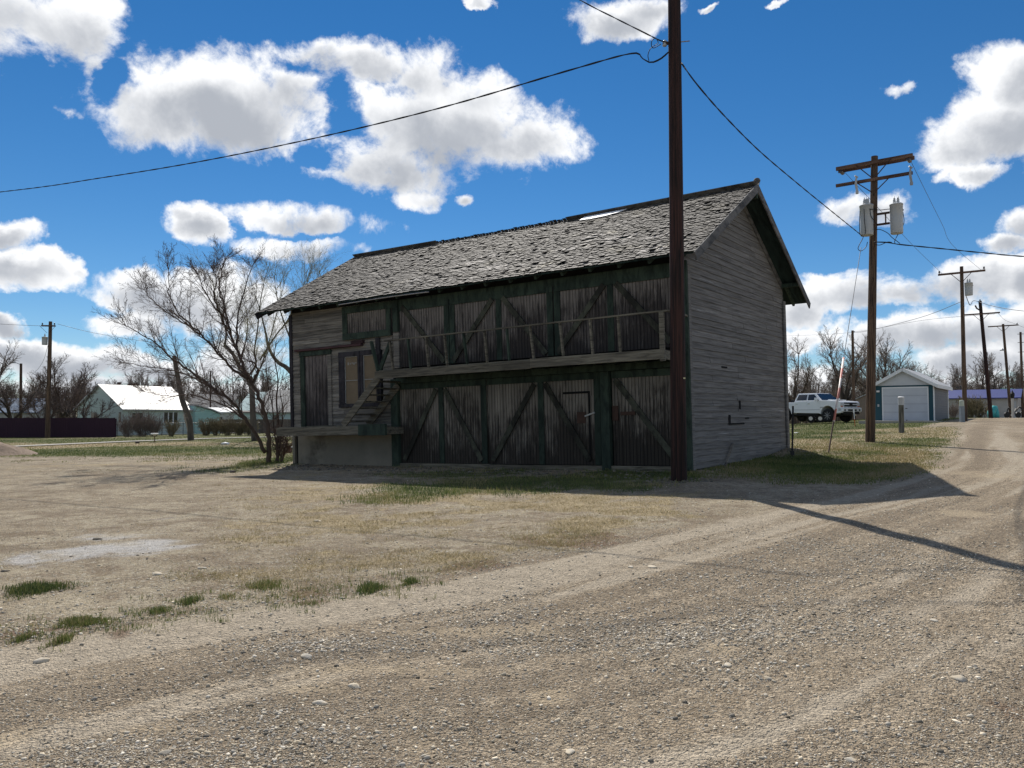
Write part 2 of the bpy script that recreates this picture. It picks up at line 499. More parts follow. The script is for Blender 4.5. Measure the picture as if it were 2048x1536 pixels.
M['lamp'] = plain('headlight_glass', (0.55, 0.56, 0.57), 0.12, var=0.05, spec=0.6)
M['amber'] = plain('amber_lens', (0.5, 0.12, 0.02), 0.3)

# ------------------------------------------------------------------ terrain height
def vnoise(x, y, seed=0):
    """smooth value noise, arrays in, about -1..1"""
    x, y = np.asarray(x, float), np.asarray(y, float)
    xi, yi = np.floor(x), np.floor(y)
    fx, fy = x - xi, y - yi
    fx, fy = fx * fx * (3 - 2 * fx), fy * fy * (3 - 2 * fy)
    def hsh(a, b):
        v = np.sin(a * 127.1 + b * 311.7 + seed * 74.7) * 43758.5453
        return (v - np.floor(v)) * 2 - 1
    a, b, c, d = hsh(xi, yi), hsh(xi + 1, yi), hsh(xi, yi + 1), hsh(xi + 1, yi + 1)
    return (a * (1 - fx) + b * fx) * (1 - fy) + (c * (1 - fx) + d * fx) * fy
def fbm(x, y, oct=4, seed=0, gain=0.5):
    s, a = 0, 1.0
    for i in range(oct):
        s = s + a * vnoise(x * 2 ** i, y * 2 ** i, seed + i * 13)
        a *= gain
    return s
def softmax0(v, k):
    return k * np.logaddexp(0, v / k)
def h_base(x, y):
    s = 0.6 * x + 0.8 * y
    t = -0.8 * x + 0.6 * y
    s = np.where(s > 62, 62 + 30 * np.tanh((s - 62) / 90), s)
    t0 = 6 + 0.15 * softmax0(s - 16, 2)
    z = 0.0252 * softmax0(s, 2.0) * np.exp(-softmax0(t - t0, 2.0) / 14)
    return np.minimum(z, 1.5 + 0.06 * np.tanh(z - 1.5))
# barn frame: u along the front from the right corner, v into the barn, w up (the old frame has settled: it dips and leans a little)
BP = Vector((3.909, 16.9, CAMZ - 1.181))
BU = Vector((-0.848, 0.530, -0.024))
BV = Vector((0.599, 0.800, 0.005))
BW = Vector((-0.025, -0.024, 1.0))
BL, BH, BD, RIDGE, EAVE, OF, OB, GR, GL = 12.46, 4.764, 6.824, 7.00, 4.665, 0.547, 0.779, 0.487, 0.75
def barn_pt(u, v, w):
    return BP + BU * u + BV * v + BW * w
def to_barn(x, y):
    """ground position -> (u, v)"""
    a = np.array([[BU.x, BV.x], [BU.y, BV.y]])
    inv = np.linalg.inv(a)
    dx, dy = np.asarray(x, float) - BP.x, np.asarray(y, float) - BP.y
    return inv[0, 0] * dx + inv[0, 1] * dy, inv[1, 0] * dx + inv[1, 1] * dy
def height(x, y):
    x, y = np.asarray(x, float), np.asarray(y, float)
    z = h_base(x, y)
    near = np.exp(-np.maximum(0, np.hypot(x, y) - 14) / 14)
    z = z + near * 0.017 * fbm(x * 0.55, y * 0.55, 4, 3)
    # wheel ruts along the lane
    c = lane_coord(x, y)
    z = z + near * 0.007 * np.sin(c * 5.2 + 0.6 * vnoise(x * .3, y * .3, 9)) * lane_mask(x, y)
    # earth banked against the barn, a hump at the back right corner
    u, v = to_barn(x, y)
    du = np.maximum(np.maximum(-u, u - BL), 0); dv = np.maximum(np.maximum(-v, v - BD), 0)
    d = np.hypot(du, dv)
    z = z + 0.05 * np.exp(-d / 0.8)
    z = z + 0.16 * np.exp(-(np.hypot(x - 8.3, y - 22.0) / 1.3) ** 2) + 0.06 * np.exp(-(np.hypot(x - 3.7, y - 14.4) / 0.5) ** 2)
    # gravel heap at the left edge handled as its own object
    return z
# lane: a broad gravel track that comes in from the lower left, bends and runs up the alley
LANE_L = None
def lane_edge_pts():
    px = [(-700, 1420), (-300, 1345), (0, 1285), (300, 1240), (600, 1200), (850, 1170), (1050, 1130), (1250, 1085), (1420, 1040), (1560, 1010), (1700, 985), (1820, 955), (1880, 920), (1910, 890), (1925, 865), (1930, 852)]
    out = []
    for a, b in px:
        r = ray(a, b)
        D = 5.0
        for _ in range(60):
            p = Vector((0, 0, CAMZ)) + r * (D / r.y)
            g = float(h_base(p.x, p.y))
            D = D * 0.5 + 0.5 * (D * (CAMZ - g) / max(0.02, CAMZ - p.z))
        out.append((r.x / r.y * D, D))
    return np.array(out)
EDGE = lane_edge_pts()
EDGE = np.vstack([EDGE, [EDGE[-1] + (EDGE[-1] - EDGE[-4]) * 12]])
def edge_dist(x, y):
    """signed distance to the lane's left edge: positive on the lane (to its right)"""
    x, y = np.asarray(x, float), np.asarray(y, float)
    best = np.full(x.shape, 1e9); sgn = np.ones(x.shape)
    for (x0, y0), (x1, y1) in zip(EDGE[:-1], EDGE[1:]):
        dx, dy = x1 - x0, y1 - y0
        L2 = dx * dx + dy * dy
        t = np.clip(((x - x0) * dx + (y - y0) * dy) / L2, 0, 1)
        ex, ey = x - (x0 + t * dx), y - (y0 + t * dy)
        d = np.hypot(ex, ey)
        cr = dx * (y - y0) - dy * (x - x0)
        m = d < best
        best = np.where(m, d, best); sgn = np.where(m, np.where(cr < 0, 1, -1), sgn)
    return best * sgn
def lane_coord(x, y):
    return edge_dist(x, y)
def lane_mask(x, y):
    d = edge_dist(x, y)
    return 1 / (1 + np.exp(-np.clip(d / 0.25, -30, 30)))
def hz(x, y):
    return float(height(np.array([x]), np.array([y]))[0])
def ground_at(px, py):
    """where the sight line through a photo point meets the ground"""
    r = ray(px, py)
    lo, hi = 1.0, 400.0
    D = lo
    prev = lo
    while D < hi:
        p = Vector((0, 0, CAMZ)) + r * (D / r.y)
        if p.z < hz(p.x, p.y):
            a, b = prev, D
            for _ in range(30):
                m = (a + b) / 2
                p = Vector((0, 0, CAMZ)) + r * (m / r.y)
                if p.z < hz(p.x, p.y): b = m
                else: a = m
            p = Vector((0, 0, CAMZ)) + r * (b / r.y)
            return Vector((p.x, p.y, hz(p.x, p.y)))
        prev = D
        D *= 1.03
    p = Vector((0, 0, CAMZ)) + r * (hi / r.y)
    return p
def on_ground(x, y):
    return Vector((x, y, hz(x, y)))
def foot(px, D):
    """a spot on the ground D metres ahead in the photo's column px"""
    r = ray(px, 834)
    return on_ground(r.x / r.y * D, D)

# ------------------------------------------------------------------ zones of the ground, as patches with a place and a size
def patch(px, py, rx, ry):
    """an ellipse on the ground whose picture covers px+-rx, py+-ry"""
    c = ground_at(px, py)
    e = ground_at(px + rx, py)
    n = ground_at(px, py + ry)
    f = ground_at(px, max(py - ry, 846))
    return c.x, (n.y + f.y) / 2, abs(e.x - c.x), max(0.15, (f.y - n.y) / 2)
def blobs(x, y, lst, soft=0.5, wob=0.5, seed=0, sc=0.9):
    m = np.zeros(x.shape)
    w = fbm(x * sc, y * sc, 4, seed)
    for a in lst:
        cx, cy, rx, ry = a[:4]
        wt = a[4] if len(a) > 4 else 1
        q = np.hypot((x - cx) / rx, (y - cy) / ry) + wob * w * 0.5
        m = np.maximum(m, wt * np.clip((1 + soft / 2 - q) / soft, 0, 1))
    return m
GREEN = [patch(860, 982, 150, 16) + (.72,), patch(1000, 974, 170, 17) + (.85,), patch(1180, 966, 160, 14) + (.8,), patch(790, 1000, 90, 12) + (.55,), patch(1300, 954, 110, 9) + (.9,), patch(1150, 955, 210, 8) + (.9,), patch(900, 948, 140, 7) + (.6,),
         patch(470, 935, 80, 10) + (.6,), patch(520, 925, 50, 12) + (.9,),
         patch(1500, 925, 140, 14) + (.8,)]
LAWN = []
STRAW = [patch(880, 1040, 330, 60), patch(1150, 1040, 320, 60), patch(700, 1000, 260, 40) + (.7,), patch(560, 1150, 160, 22) + (.5,), patch(1380, 1000, 150, 20) + (.9,), patch(760, 1120, 220, 40) + (.6,), patch(640, 950, 240, 14) + (.5,),
         patch(250, 930, 260, 12) + (.6,), patch(1000, 1110, 180, 25) + (.8,)]
MUD = [patch(1130, 1085, 120, 18), patch(960, 1135, 90, 12), patch(1010, 1060, 90, 8) + (.6,), patch(600, 1180, 60, 14) + (.8,), patch(400, 1150, 60, 8) + (.5,), patch(120, 1265, 130, 14) + (.8,), patch(620, 1205, 90, 8) + (.8,), patch(1300, 1045, 110, 8) + (.5,),
       patch(2010, 1440, 90, 60) + (.5,), patch(330, 1375, 50, 12) + (.4,), patch(60, 1380, 90, 30) + (.4,)]
WHITE = [patch(190, 1075, 110, 14) + (.8,), patch(250, 1095, 110, 16), patch(130, 1110, 80, 18) + (.9,), patch(330, 1038, 40, 8) + (.6,), patch(465, 1065, 25, 6) + (.5,), patch(15, 975, 50, 12) + (.4,), patch(300, 1085, 60, 8)]
TRACK = [patch(700, 1340, 330, 16) + (.8,), patch(930, 1265, 190, 12) + (.7,), patch(620, 1375, 190, 10) + (.7,), patch(1100, 1395, 70, 12) + (.8,), patch(330, 1460, 160, 16) + (.6,), patch(840, 1490, 60, 14) + (.8,), patch(1440, 1297, 40, 8) + (.9,), patch(1930, 1028, 60, 8) + (.9,), patch(1720, 1150, 40, 10) + (.6,), patch(20, 1480, 60, 16) + (.8,), patch(1980, 950, 80, 14) + (.6,), patch(720, 1460, 60, 10) + (.6,)]
def zones(x, y):
    lane = lane_mask(x + 0.25 * fbm(x * .8, y * .8, 3, 21), y + 0.25 * fbm(x * .8, y * .8, 3, 22))
    d = edge_dist(x, y)
    u, v = to_barn(x, y)
    # grass plot to the right of the barn, between the lane and the yard in front of the garage
    s = 0.6 * x + 0.8 * y
    wob = 0.9 * fbm(x * .35, y * .35, 3, 31)
    plot = np.clip((-d - 0.1 + wob * 0.7) / 0.8, 0, 1) * np.clip((-u - 0.2 + 3 * (v > BD)) / 0.4, 0, 1) * np.clip((v + 1.0 + wob) / 1.2, 0, 1)
    plot = plot * np.clip((39.5 + 0.3 * wob - y - (x - 20) * 0.05) / 1.0, 0, 1)
    yellow = np.clip(0.5 + 0.9 * fbm(x * .4, y * .4, 3, 41) + 0.55 * np.exp(-np.maximum(0, -d) / 2.2) - 0.25 * np.exp(-((y - 35.5) / 3) ** 2), 0, 1)
    # lawns on the left beyond the dirt lot and behind the barn
    yb = 27.8 + 0.9 * fbm(x * .25, y * .25, 3, 51) - 0.12 * (x + 8)
    lawn = np.clip((y - yb) / 2.5, 0, 1) * np.clip((2.0 - x + wob) / 3, 0, 1)
    back = np.clip((y - 60) / 5, 0, 1)
    behind = np.clip((v - BD) / 1.0, 0, 1) * np.clip((u + 0.3) / 0.6, 0, 1)
    grass = np.maximum.reduce([plot, lawn, back * (1 - lane), behind])
    dryl = np.clip(0.12 + 0.6 * fbm(x * .3, y * .3, 4, 61) + 0.6 * np.exp(-((y - 44 - 0.25 * (x + 15)) / 5) ** 2) * (x < 0), 0, 1)
    dry = np.where(plot > 0.05, yellow, dryl) * grass
    green = np.maximum(grass * (1 - 0.75 * dry), blobs(x, y, GREEN, 0.7, 0.8, 71) * (1 - lane))
    straw = np.maximum(blobs(x, y, STRAW, 0.8, 0.7, 81, 1.3) * np.clip(0.45 + 1.5 * fbm(x * 1.0, y * 1.0, 5, 82, .6), 0, 1) * (1 - lane), dry)
    mud = blobs(x, y, MUD, 1.1, 1.3, 91, 2.6) * np.clip(.95 + .8 * fbm(x * 2.2, y * 2.2, 4, 92), 0, 1)
    white = blobs(x, y, WHITE, 1.0, 1.0, 95, 1.5)
    track = blobs(x, y, TRACK, 1.0, 0.6, 97, 1.2)
    # wheel tracks: pale packed bands and dark loose ridges that follow the lane
    along = x * 0.55 + y * 0.84
    streak = 0.5 + 0.62 * fbm(d * 2.7 + 0.4 * vnoise(x * .25, y * .25, 8), along * 0.10, 4, 15, .7) + 0.12 * fbm(x * 1.2, y * 1.2, 3, 16)
    streak = np.clip(streak, 0, 1)
    return dict(lane=lane, green=green, straw=straw, mud=mud, white=white, track=track, streak=streak)

def ground_mat():
    m, t, p = new_mat('ground_dirt_gravel_grass')
    geo = t.n('ShaderNodeNewGeometry').outputs['Position']
    a = {k: attr(t, k) for k in ('lane', 'green', 'straw', 'mud', 'white', 'track', 'streak')}
    nb = t.noise(geo, 0.55, 6, 0.6)
    nm = t.noise(geo, 3.1, 6, 0.65)
    nf = t.noise(geo, 19.0, 5, 0.7)
    vc = t.voro(geo, 42.0, 'Color'); vd = t.voro(geo, 42.0, 'Distance')
    vc2 = t.voro(geo, 95.0, 'Color'); vd2 = t.voro(geo, 95.0, 'Distance')
    s1 = t.n('ShaderNodeSeparateColor'); t.link(vc, s1.inputs[0])
    s2 = t.n('ShaderNodeSeparateColor'); t.link(vc2, s2.inputs[0])
    brk = t.math('SUBTRACT', nm, 0.5)
    def wob(v, k=1.3, lo=0.3, hi=0.7):
        return t.sstep(t.math('MULTIPLY_ADD', brk, k, v), lo, hi)
    # bare dirt
    dirt = t.mix(t.sstep(nb, 0.35, 0.65), (0.270, 0.221, 0.154), (0.369, 0.315, 0.228))
    dirt = t.mix(t.sstep(nm, 0.45, 0.62), dirt, (0.237, 0.188, 0.131))
    dirt = t.mix(t.math('MULTIPLY', t.sstep(nf, 0.52, 0.72), 0.45), dirt, (0.440, 0.391, 0.306))
    dirt = t.mix(t.math('MULTIPLY', t.math('GREATER_THAN', s1.outputs[0], 0.90), 0.5), dirt, (0.485, 0.458, 0.387))
    dirt = t.mix(t.math('MULTIPLY', t.math('LESS_THAN', s1.outputs[1], 0.12), 0.55), dirt, (0.121, 0.100, 0.075))
    pt = t.noise(t.scale(geo, (0.75, 1.15, 1)), 1.25, 6, 0.68, 0.4)
    dirt = t.mix(t.sstep(pt, 0.50, 0.64, 0, .62), dirt, (0.185, 0.142, 0.098))
    dirt = t.mix(t.sstep(pt, 0.34, 0.46, .5, 0), dirt, (0.43, 0.365, 0.26))
    # gravel of the lane: grit of many tones
    st = t.mix(s1.outputs[0], (0.099, 0.079, 0.058), (0.526, 0.435, 0.315))
    st2 = t.mix(s2.outputs[1], (0.129, 0.102, 0.073), (0.468, 0.380, 0.270))
    grav = t.mix(t.sstep(nf, 0.40, 0.62), st2, st)
    grav = t.mix(t.math('MULTIPLY', t.sstep(nm, 0.42, 0.68), 0.55), grav, (0.263, 0.206, 0.140))
    sk = t.math('MULTIPLY_ADD', brk, 0.5, a['streak'])
    grav = t.mix(t.sstep(sk, 0.50, 0.92, 0, .70), grav, (0.43, 0.37, 0.285))
    grav = t.mix(t.sstep(sk, 0.10, 0.42, .45, 0), grav, (0.175, 0.138, 0.098))
    c = t.mix(wob(a['lane'], 0.9), dirt, grav)
    c = t.mix(t.math('MULTIPLY', wob(a['track'], 1.0), 0.6), c, (0.427, 0.347, 0.240))
    straw = t.mix(t.math('MULTIPLY_ADD', t.math('SUBTRACT', nm, .5), 1.2, nf), (0.215, 0.165, 0.10), (0.50, 0.41, 0.255))
    c = t.mix(t.math('MULTIPLY', wob(a['straw'], 1.6, 0.35, 0.8), 0.8), c, straw)
    mud = t.mix(nf, (0.105, 0.068, 0.046), (0.26, 0.185, 0.125))
    c = t.mix(t.math('MULTIPLY', wob(a['mud'], 1.6, 0.4, 0.8), 0.85), c, mud)
    c = t.mix(t.math('MULTIPLY', wob(a['white'], 2.0, 0.45, 1.2), 0.75), c, (0.50, 0.49, 0.475))
    gr = t.mix(nf, (0.050, 0.064, 0.018), (0.125, 0.135, 0.045))
    c = t.mix(t.math('MULTIPLY', wob(a['green'], 1.4, 0.3, 0.75), 0.85), c, gr)
    sp = t.noise(geo, 78.0, 4, 0.75)
    sp2 = t.noise(geo, 9.0, 6, 0.75)
    c = t.mulc(c, t.math('MULTIPLY_ADD', t.math('SUBTRACT', sp, 0.5), 2.3, t.math('MULTIPLY_ADD', t.math('SUBTRACT', sp2, 0.5), 1.3, 1.02)))
    t.link(c, p.inputs['Base Color'])
    p.inputs['Roughness'].default_value = 0.95
    p.inputs['Specular IOR Level'].default_value = 0.1
    hgt = t.math('MULTIPLY_ADD', vd, -0.7, t.math('MULTIPLY_ADD', vd2, -0.45, t.math('MULTIPLY', nf, 1.1)))
    bump(t, p, hgt, 0.026, 1.0)
    return m
M['ground'] = ground_mat()

def axis_pts(lo, hi, fine_lo, fine_hi, step, growth):
    a = list(np.arange(fine_lo, fine_hi, step))
    s, p = step, fine_hi
    right = []
    while p < hi:
        right.append(p); s *= growth; p += s
    right.append(hi)
    s, p = step, fine_lo
    left = []
    while p > lo:
        s *= growth; p -= s
        left.append(max(p, lo))
    return np.array(left[::-1] + a + right)
gx = axis_pts(-2500, 2500, -13, 14, 0.11, 1.07)
gy = axis_pts(-40, 4500, 2.2, 27, 0.11, 1.06)
GX, GY = np.meshgrid(gx, gy)
gxf, gyf = GX.ravel(), GY.ravel()
gzf = height(gxf, gyf)
Z = zones(gxf, gyf)
nx, ny = len(gx), len(gy)
ii = np.arange(nx * ny).reshape(ny, nx)
quads = np.stack([ii[:-1, :-1], ii[:-1, 1:], ii[1:, 1:], ii[1:, :-1]], -1).reshape(-1, 4)
fx, fy = gxf[quads].mean(1), gyf[quads].mean(1)
lane_f = Z['lane'][quads].mean(1) > 0.5
grass_f = (~lane_f) & (np.maximum(Z['green'], Z['straw'])[quads].mean(1) > 0.5) & ((fy > 25) | (fx > 6))
kinds = np.where(lane_f, 1, np.where(grass_f, 2, 0))
for k, nm in ((0, 'ground'), (1, 'gravel_lane'), (2, 'lawn')):
    q = quads[kinds == k]
    used, inv = np.unique(q, return_inverse=True)
    me = bpy.data.meshes.new(nm)
    vv = np.stack([gxf[used], gyf[used], gzf[used]], -1).astype(np.float32)
    fc = inv.reshape(-1, 4).astype(np.int32)
    me.vertices.add(len(vv)); me.vertices.foreach_set('co', vv.ravel())
    me.loops.add(fc.size); me.loops.foreach_set('vertex_index', fc.ravel())
    me.polygons.add(len(fc)); me.polygons.foreach_set('loop_start', np.arange(0, fc.size, 4, dtype=np.int32))
    me.polygons.foreach_set('use_smooth', np.ones(len(fc), dtype=bool))
    for zk, zv in Z.items():
        at_ = me.attributes.new(zk, 'FLOAT', 'POINT')
        at_.data.foreach_set('value', zv[used].astype(np.float32))
    me.update(calc_edges=True)
    me.materials.append(M['ground'])
    o = bpy.data.objects.new(nm, me)
    C.objects.link(o)
    tag(o, kind='structure')

# concrete walk that crosses the lawn on the left
sw = MB()
pa = [foot(20, 40.5), foot(130, 44), foot(260, 49), foot(400, 54.5), foot(560, 60), foot(700, 66)]
rows = []
for i, p in enumerate(pa):
    d = (pa[min(i + 1, len(pa) - 1)] - pa[max(i - 1, 0)]).normalized()
    n = Vector((-d.y, d.x, 0)).normalized()
    rows.append((p + n * 0.65, p - n * 0.65))
for (a, b), (c, d) in zip(rows[:-1], rows[1:]):
    for k in range(6):
        t0, t1 = k / 6, (k + 1) / 6
        q = [a.lerp(c, t0), b.lerp(d, t0), b.lerp(d, t1), a.lerp(c, t1)]
        q = [Vector((v.x, v.y, hz(v.x, v.y) + 0.04)) for v in q]
        dn = [v - Vector((0, 0, 0.10)) for v in q]
        sw.add(q + dn, [(0, 1, 2, 3), (0, 4, 5, 1), (2, 6, 7, 3)], random.uniform(.92, 1.05))
M['walk'] = plain('pale_concrete_walk', (0.32, 0.30, 0.265), 0.9, var=0.15, scale=0.8)
tag(sw.build('sidewalk', M['walk']), kind='structure')

# ------------------------------------------------------------------ loose stones of the lane (near the camera they stand out one by one)
def ico():
    bm = bmesh.new(); bmesh.ops.create_icosphere(bm, subdivisions=1, radius=1)
    v = np.array([x.co[:] for x in bm.verts]); f = np.array([[q.index for q in x.verts] for x in bm.faces]); bm.free()
    return v, f
def octa():
    v = np.array([(1, 0, 0), (0, 1, 0), (-1, 0, 0), (0, -1, 0), (0, 0, 1), (0, 0, -1)], float)
    f = np.array([(0, 1, 4), (1, 2, 4), (2, 3, 4), (3, 0, 4), (1, 0, 5), (2, 1, 5), (3, 2, 5), (0, 3, 5)])
    return v, f
def scatter_stones(name, n, ymin, ymax, smin, smax, base, keep, seed):
    r = np.random.default_rng(seed)
    D = 1 / (1 / ymax + r.random(n) * (1 / ymin - 1 / ymax))      # denser close by
    X = D * (r.random(n) * 1.5 - 0.75)
    k = keep(X, D, r)
    X, D = X[k], D[k]
    n = len(X)
    bv, bf = base
    m = len(bv)
    sz = smin * (smax / smin) ** (r.random(n) ** 3.6)
    sc = np.stack([sz * r.uniform(.8, 1.5, n), sz * r.uniform(.7, 1.1, n), sz * r.uniform(.38, .75, n)], -1)
    jit = 1 + 0.35 * (r.random((n, m, 1)) - 0.5)
    P = bv[None] * jit * sc[:, None, :]
    an = r.random(n) * 6.283
    ca, sa = np.cos(an)[:, None], np.sin(an)[:, None]
    x = P[:, :, 0] * ca - P[:, :, 1] * sa + X[:, None]
    y = P[:, :, 0] * sa + P[:, :, 1] * ca + D[:, None]
    tl = (r.random((n, 1)) - 0.5) * 0.6
    z = P[:, :, 2] + P[:, :, 0] * tl + (height(X, D) + sc[:, 2] * 0.30)[:, None]
    V = np.stack([x, y, z], -1).reshape(-1, 3)
    Fc = (bf[None] + (np.arange(n) * m)[:, None, None]).reshape(-1, 3)
    tone = np.repeat(r.choice([0.35, 0.6, 0.85, 1.0, 1.15, 1.35, 1.7, 2.2], n, p=[.08, .14, .18, .18, .15, .13, .09, .05]) * r.uniform(.85, 1.15, n), len(bf))
    o = np_mesh(name, V, Fc, M['stone'], tone)
    tag(o, None, None, None, 'stuff')
    return o
def stone_mat():
    m, t, p = new_mat('lane_stones')
    geo = t.n('ShaderNodeNewGeometry').outputs['Position']
    hue = t.noise(geo, 23.0, 1, 0.5)
    c = t.mix(t.sstep(hue, 0.38, 0.62), (0.45, 0.385, 0.285), (0.385, 0.352, 0.295))
    c = t.mulc(c, attr(t, 'tone'))
    t.link(c, p.inputs['Base Color'])
    p.inputs['Roughness'].default_value = 0.8
    p.inputs['Specular IOR Level'].default_value = 0.2
    return m
M['stone'] = stone_mat()
def keep_lane(lo):
    def f(X, D, r):
        z = zones(X, D)
        cl = np.clip(0.45 + 0.9 * fbm(X * .8, D * .8, 4, 5), lo, 1)
        w = (0.22 + 0.78 * z['lane']) * cl * (1 - 0.8 * z['track']) * np.clip(1.25 - 1.1 * z['streak'], .12, 1) * (1 - 0.7 * z['green'])
        return r.random(len(X)) < w
    return f
scatter_stones('gravel', 60000, 2.6, 8.5, 0.005, 0.016, ico(), keep_lane(0.12), 1)
scatter_stones('gravel', 330000, 2.6, 10.0, 0.003, 0.0085, octa(), keep_lane(0.40), 3)
scatter_stones('gravel', 110000, 5.0, 22, 0.006, 0.017, octa(), keep_lane(0.15), 2)
rocks = [(612, 1313, .055, 1.5), (708, 1373, .05, 1.35), (640, 1408, .05, 1.4), (85, 1323, .06, 1.5), (1262, 1135, .05, 1.5), (1305, 1135, .06, 1.6), (1340, 1290, .035, 1.5), (1868, 1242, .04, 1.6), (1918, 1358, .06, 1.0), (1536, 1358, .035, .8), (1455, 1331, .04, 1.6), (412, 1352, .03, .4), (404, 1137, .06, 1.6), (313, 1149, .07, 1.5), (10, 1143, .05, .3), (194, 1079, .07, .4), (635, 1043, .07, 1.5), (330, 1506, .035, .8), (1140, 1505, .035, 1.5), (1700, 1520, .03, 1.4)]
bv, bf = ico()
bm_ = bmesh.new(); bmesh.ops.create_icosphere(bm_, subdivisions=3, radius=1); rv = np.array([q.co[:] for q in bm_.verts]); rf_ = [tuple(k.index for k in q.verts) for q in bm_.faces]; bm_.free()
rock_labels = {9: 'rounded grey stone among the finest gravel of the lane', 8: 'reddish brown stone on the gravel near the lane edge', 12: 'pale flat stone on the dirt above the green weeds', 13: 'long pale flat stone lying on the bare dirt', 15: 'dark clod of earth on the whitish dirt patch', 14: 'black stone on the dirt above the dark grass clump'}
for i, (px, py, sz, tn) in enumerate(rocks):
    g = ground_at(px, py); sz *= .75
    rr = np.random.default_rng(100 + i)
    mb = MB()
    ax_ = rr.normal(0, 1, (7, 3)); ax_ /= np.linalg.norm(ax_, axis=1)[:, None]
    d_ = np.ones(len(rv))
    for k_ in ax_: d_ = np.minimum(d_, rr.uniform(.62, .85) / np.maximum(.3, rv @ k_))      # chipped facets
    v = rv * d_[:, None] * np.array([sz * 1.2, sz * .8, sz * .42])
    mb.add([tuple(q) for q in v], rf_, min(tn, 1.2))
    o = mb.build('stone', M['stone'], loc=g + Vector((0, 0, sz * .06)), smooth=True)
    o.rotation_euler[2] = rr.random() * 6
    tag(o, rock_labels.get(i, 'pale loose stone lying on the gravel lane'), 'stone', 'stones lying on the gravel lane' if i not in rock_labels else None)

# ================================================================== the old barn
barn = thing('wooden_barn', 'weathered two storey timber barn with green trimmed sliding doors and a balcony', 'barn', BP)
def bx(u, v, w):
    s = 0.05 * math.sin(math.pi * min(1, max(0, u / BL))) * max(0, (w - 4.3)) / 2.7   # the ridge sags
    return BU * u + BV * v + BW * (w - s)
def on_v(px, py, v):
    """(u, w) where the sight line through a photo point meets the plane at depth v"""
    r = ray(px, py)
    A = np.array([[BU.x, BW.x, -r.x], [BU.y, BW.y, -r.y], [BU.z, BW.z, -r.z]])
    b = Vector((0, 0, CAMZ)) - BP - BV * v
    s = np.linalg.solve(A, np.array(b))
    return s[0], s[1]
def bpart(mb, name, mat, parent=barn, **k):
    return mb.build(name, M[mat], parent, xf=bx, **k)
R = random.Random(5)
SL = (RIDGE - EAVE) / (BD / 2 + OF)
def roof_w(v):
    """underside of the roof deck over depth v"""
    return (EAVE + (v + OF) * SL if v <= BD / 2 else RIDGE - (v - BD / 2) * SL) - 0.06
def siding(mb, axis, a0, a1, w0, w1, step, face, out, topfn=None, cut=(), var=1.0, lmin=.9, lmax=3.6):
    """lapped boards: axis 'u' or 'v'; face = coordinate of the wall plane; out = sign of the outward side"""
    w = w0
    while w < w1 - 0.02:
        h = min(step, w1 - w)
        spans = [(a0, a1)]
        if topfn:
            lo, hi = topfn(w + h * 0.85)
            spans = [(max(a0, lo), min(a1, hi))]
        for (c0, c1, cw0, cw1) in cut:
            if w + h * 0.5 > cw0 and w + h * 0.5 < cw1:
                ns = []
                for s0, s1 in spans:
                    if c1 <= s0 or c0 >= s1: ns.append((s0, s1))
                    else:
                        if c0 - s0 > 0.03: ns.append((s0, c0))
                        if s1 - c1 > 0.03: ns.append((c1, s1))
                spans = ns
        for s0, s1 in spans:
            p = s0
            while p < s1 - 0.01:
                q = min(s1, p + R.uniform(lmin, lmax))
                if s1 - q < 0.4: q = s1
                t0, t1 = 0.030 + R.uniform(-.003, .006), 0.012
                j0, j1 = R.uniform(-.006, .006), R.uniform(-.008, .008)
                e = 0.003
                if axis == 'u':
                    P = lambda a, o, ww: (a, face + out * o, ww)
                else:
                    P = lambda a, o, ww: (face + out * o, a, ww)
                z0, z1 = w, w + h + 0.012
                vs = [P(p + e, 0.002, z0 + j0), P(q - e, 0.002, z0 + j1), P(q - e, 0.002, z1), P(p + e, 0.002, z1),
                      P(p + e, t0, z0 + j0), P(q - e, t0, z0 + j1), P(q - e, t1, z1), P(p + e, t1, z1)]
                mb.add(vs, [(0, 3, 2, 1), (4, 5, 6, 7), (0, 1, 5, 4), (1, 2, 6, 5), (2, 3, 7, 6), (3, 0, 4, 7)], 1 + var * (R.choice([.72, .85, .95, 1, 1, 1.08, 1.2, 1.35]) - 1))
                p = q
        w += h
# inner shell: thin dark walls behind the boards
sh = MB()
sh.box(0.03, BL - 0.03, 0.03, 0.10, 0.0, BH - 0.02)
sh.box(0.03, BL - 0.03, BD - 0.10, BD - 0.03, 0.0, BH - 0.02)
for u0 in (0.03, BL - 0.10):
    sh.prism([(0.10, 0), (BD - 0.10, 0), (BD - 0.10, roof_w(BD - .10) - .04), (BD / 2, roof_w(BD / 2) - .06), (0.10, roof_w(.10) - .04)], 'x', u0, u0 + 0.07)
bpart(sh, 'wall_core', 'dark')
f = MB()
siding(f, 'u', 8.42, BL, 0.90, 4.62, 0.125, 0.03, -1, cut=[(10.80, 12.10, 1.15, 3.40), (8.80, 10.46, 1.72, 3.30), (8.42, 10.25, 3.66, 4.65)])
bpart(f, 'wall', 'siding')
g = MB()
def gtop(w):
    if w < roof_w(0.0): return (0, BD)
    d = (w + 0.06 - EAVE) / SL - OF
    return (d, BD - d)
siding(g, 'v', 0.0, BD, 0.02, RIDGE - 0.25, 0.142, 0.03, -1, topfn=gtop, var=.42, lmin=1.2, lmax=4.5)
gw = bpart(g, 'gable_wall', 'gable')
g = MB()
siding(g, 'v', 0.0, BD, 0.90, RIDGE - 0.25, 0.205, BL - 0.03, 1, topfn=gtop)
bpart(g, 'gable_wall', 'siding')
g = MB()
siding(g, 'u', 0.0, BL, 0.10, 4.62, 0.205, BD - 0.03, 1)
bpart(g, 'wall', 'siding')
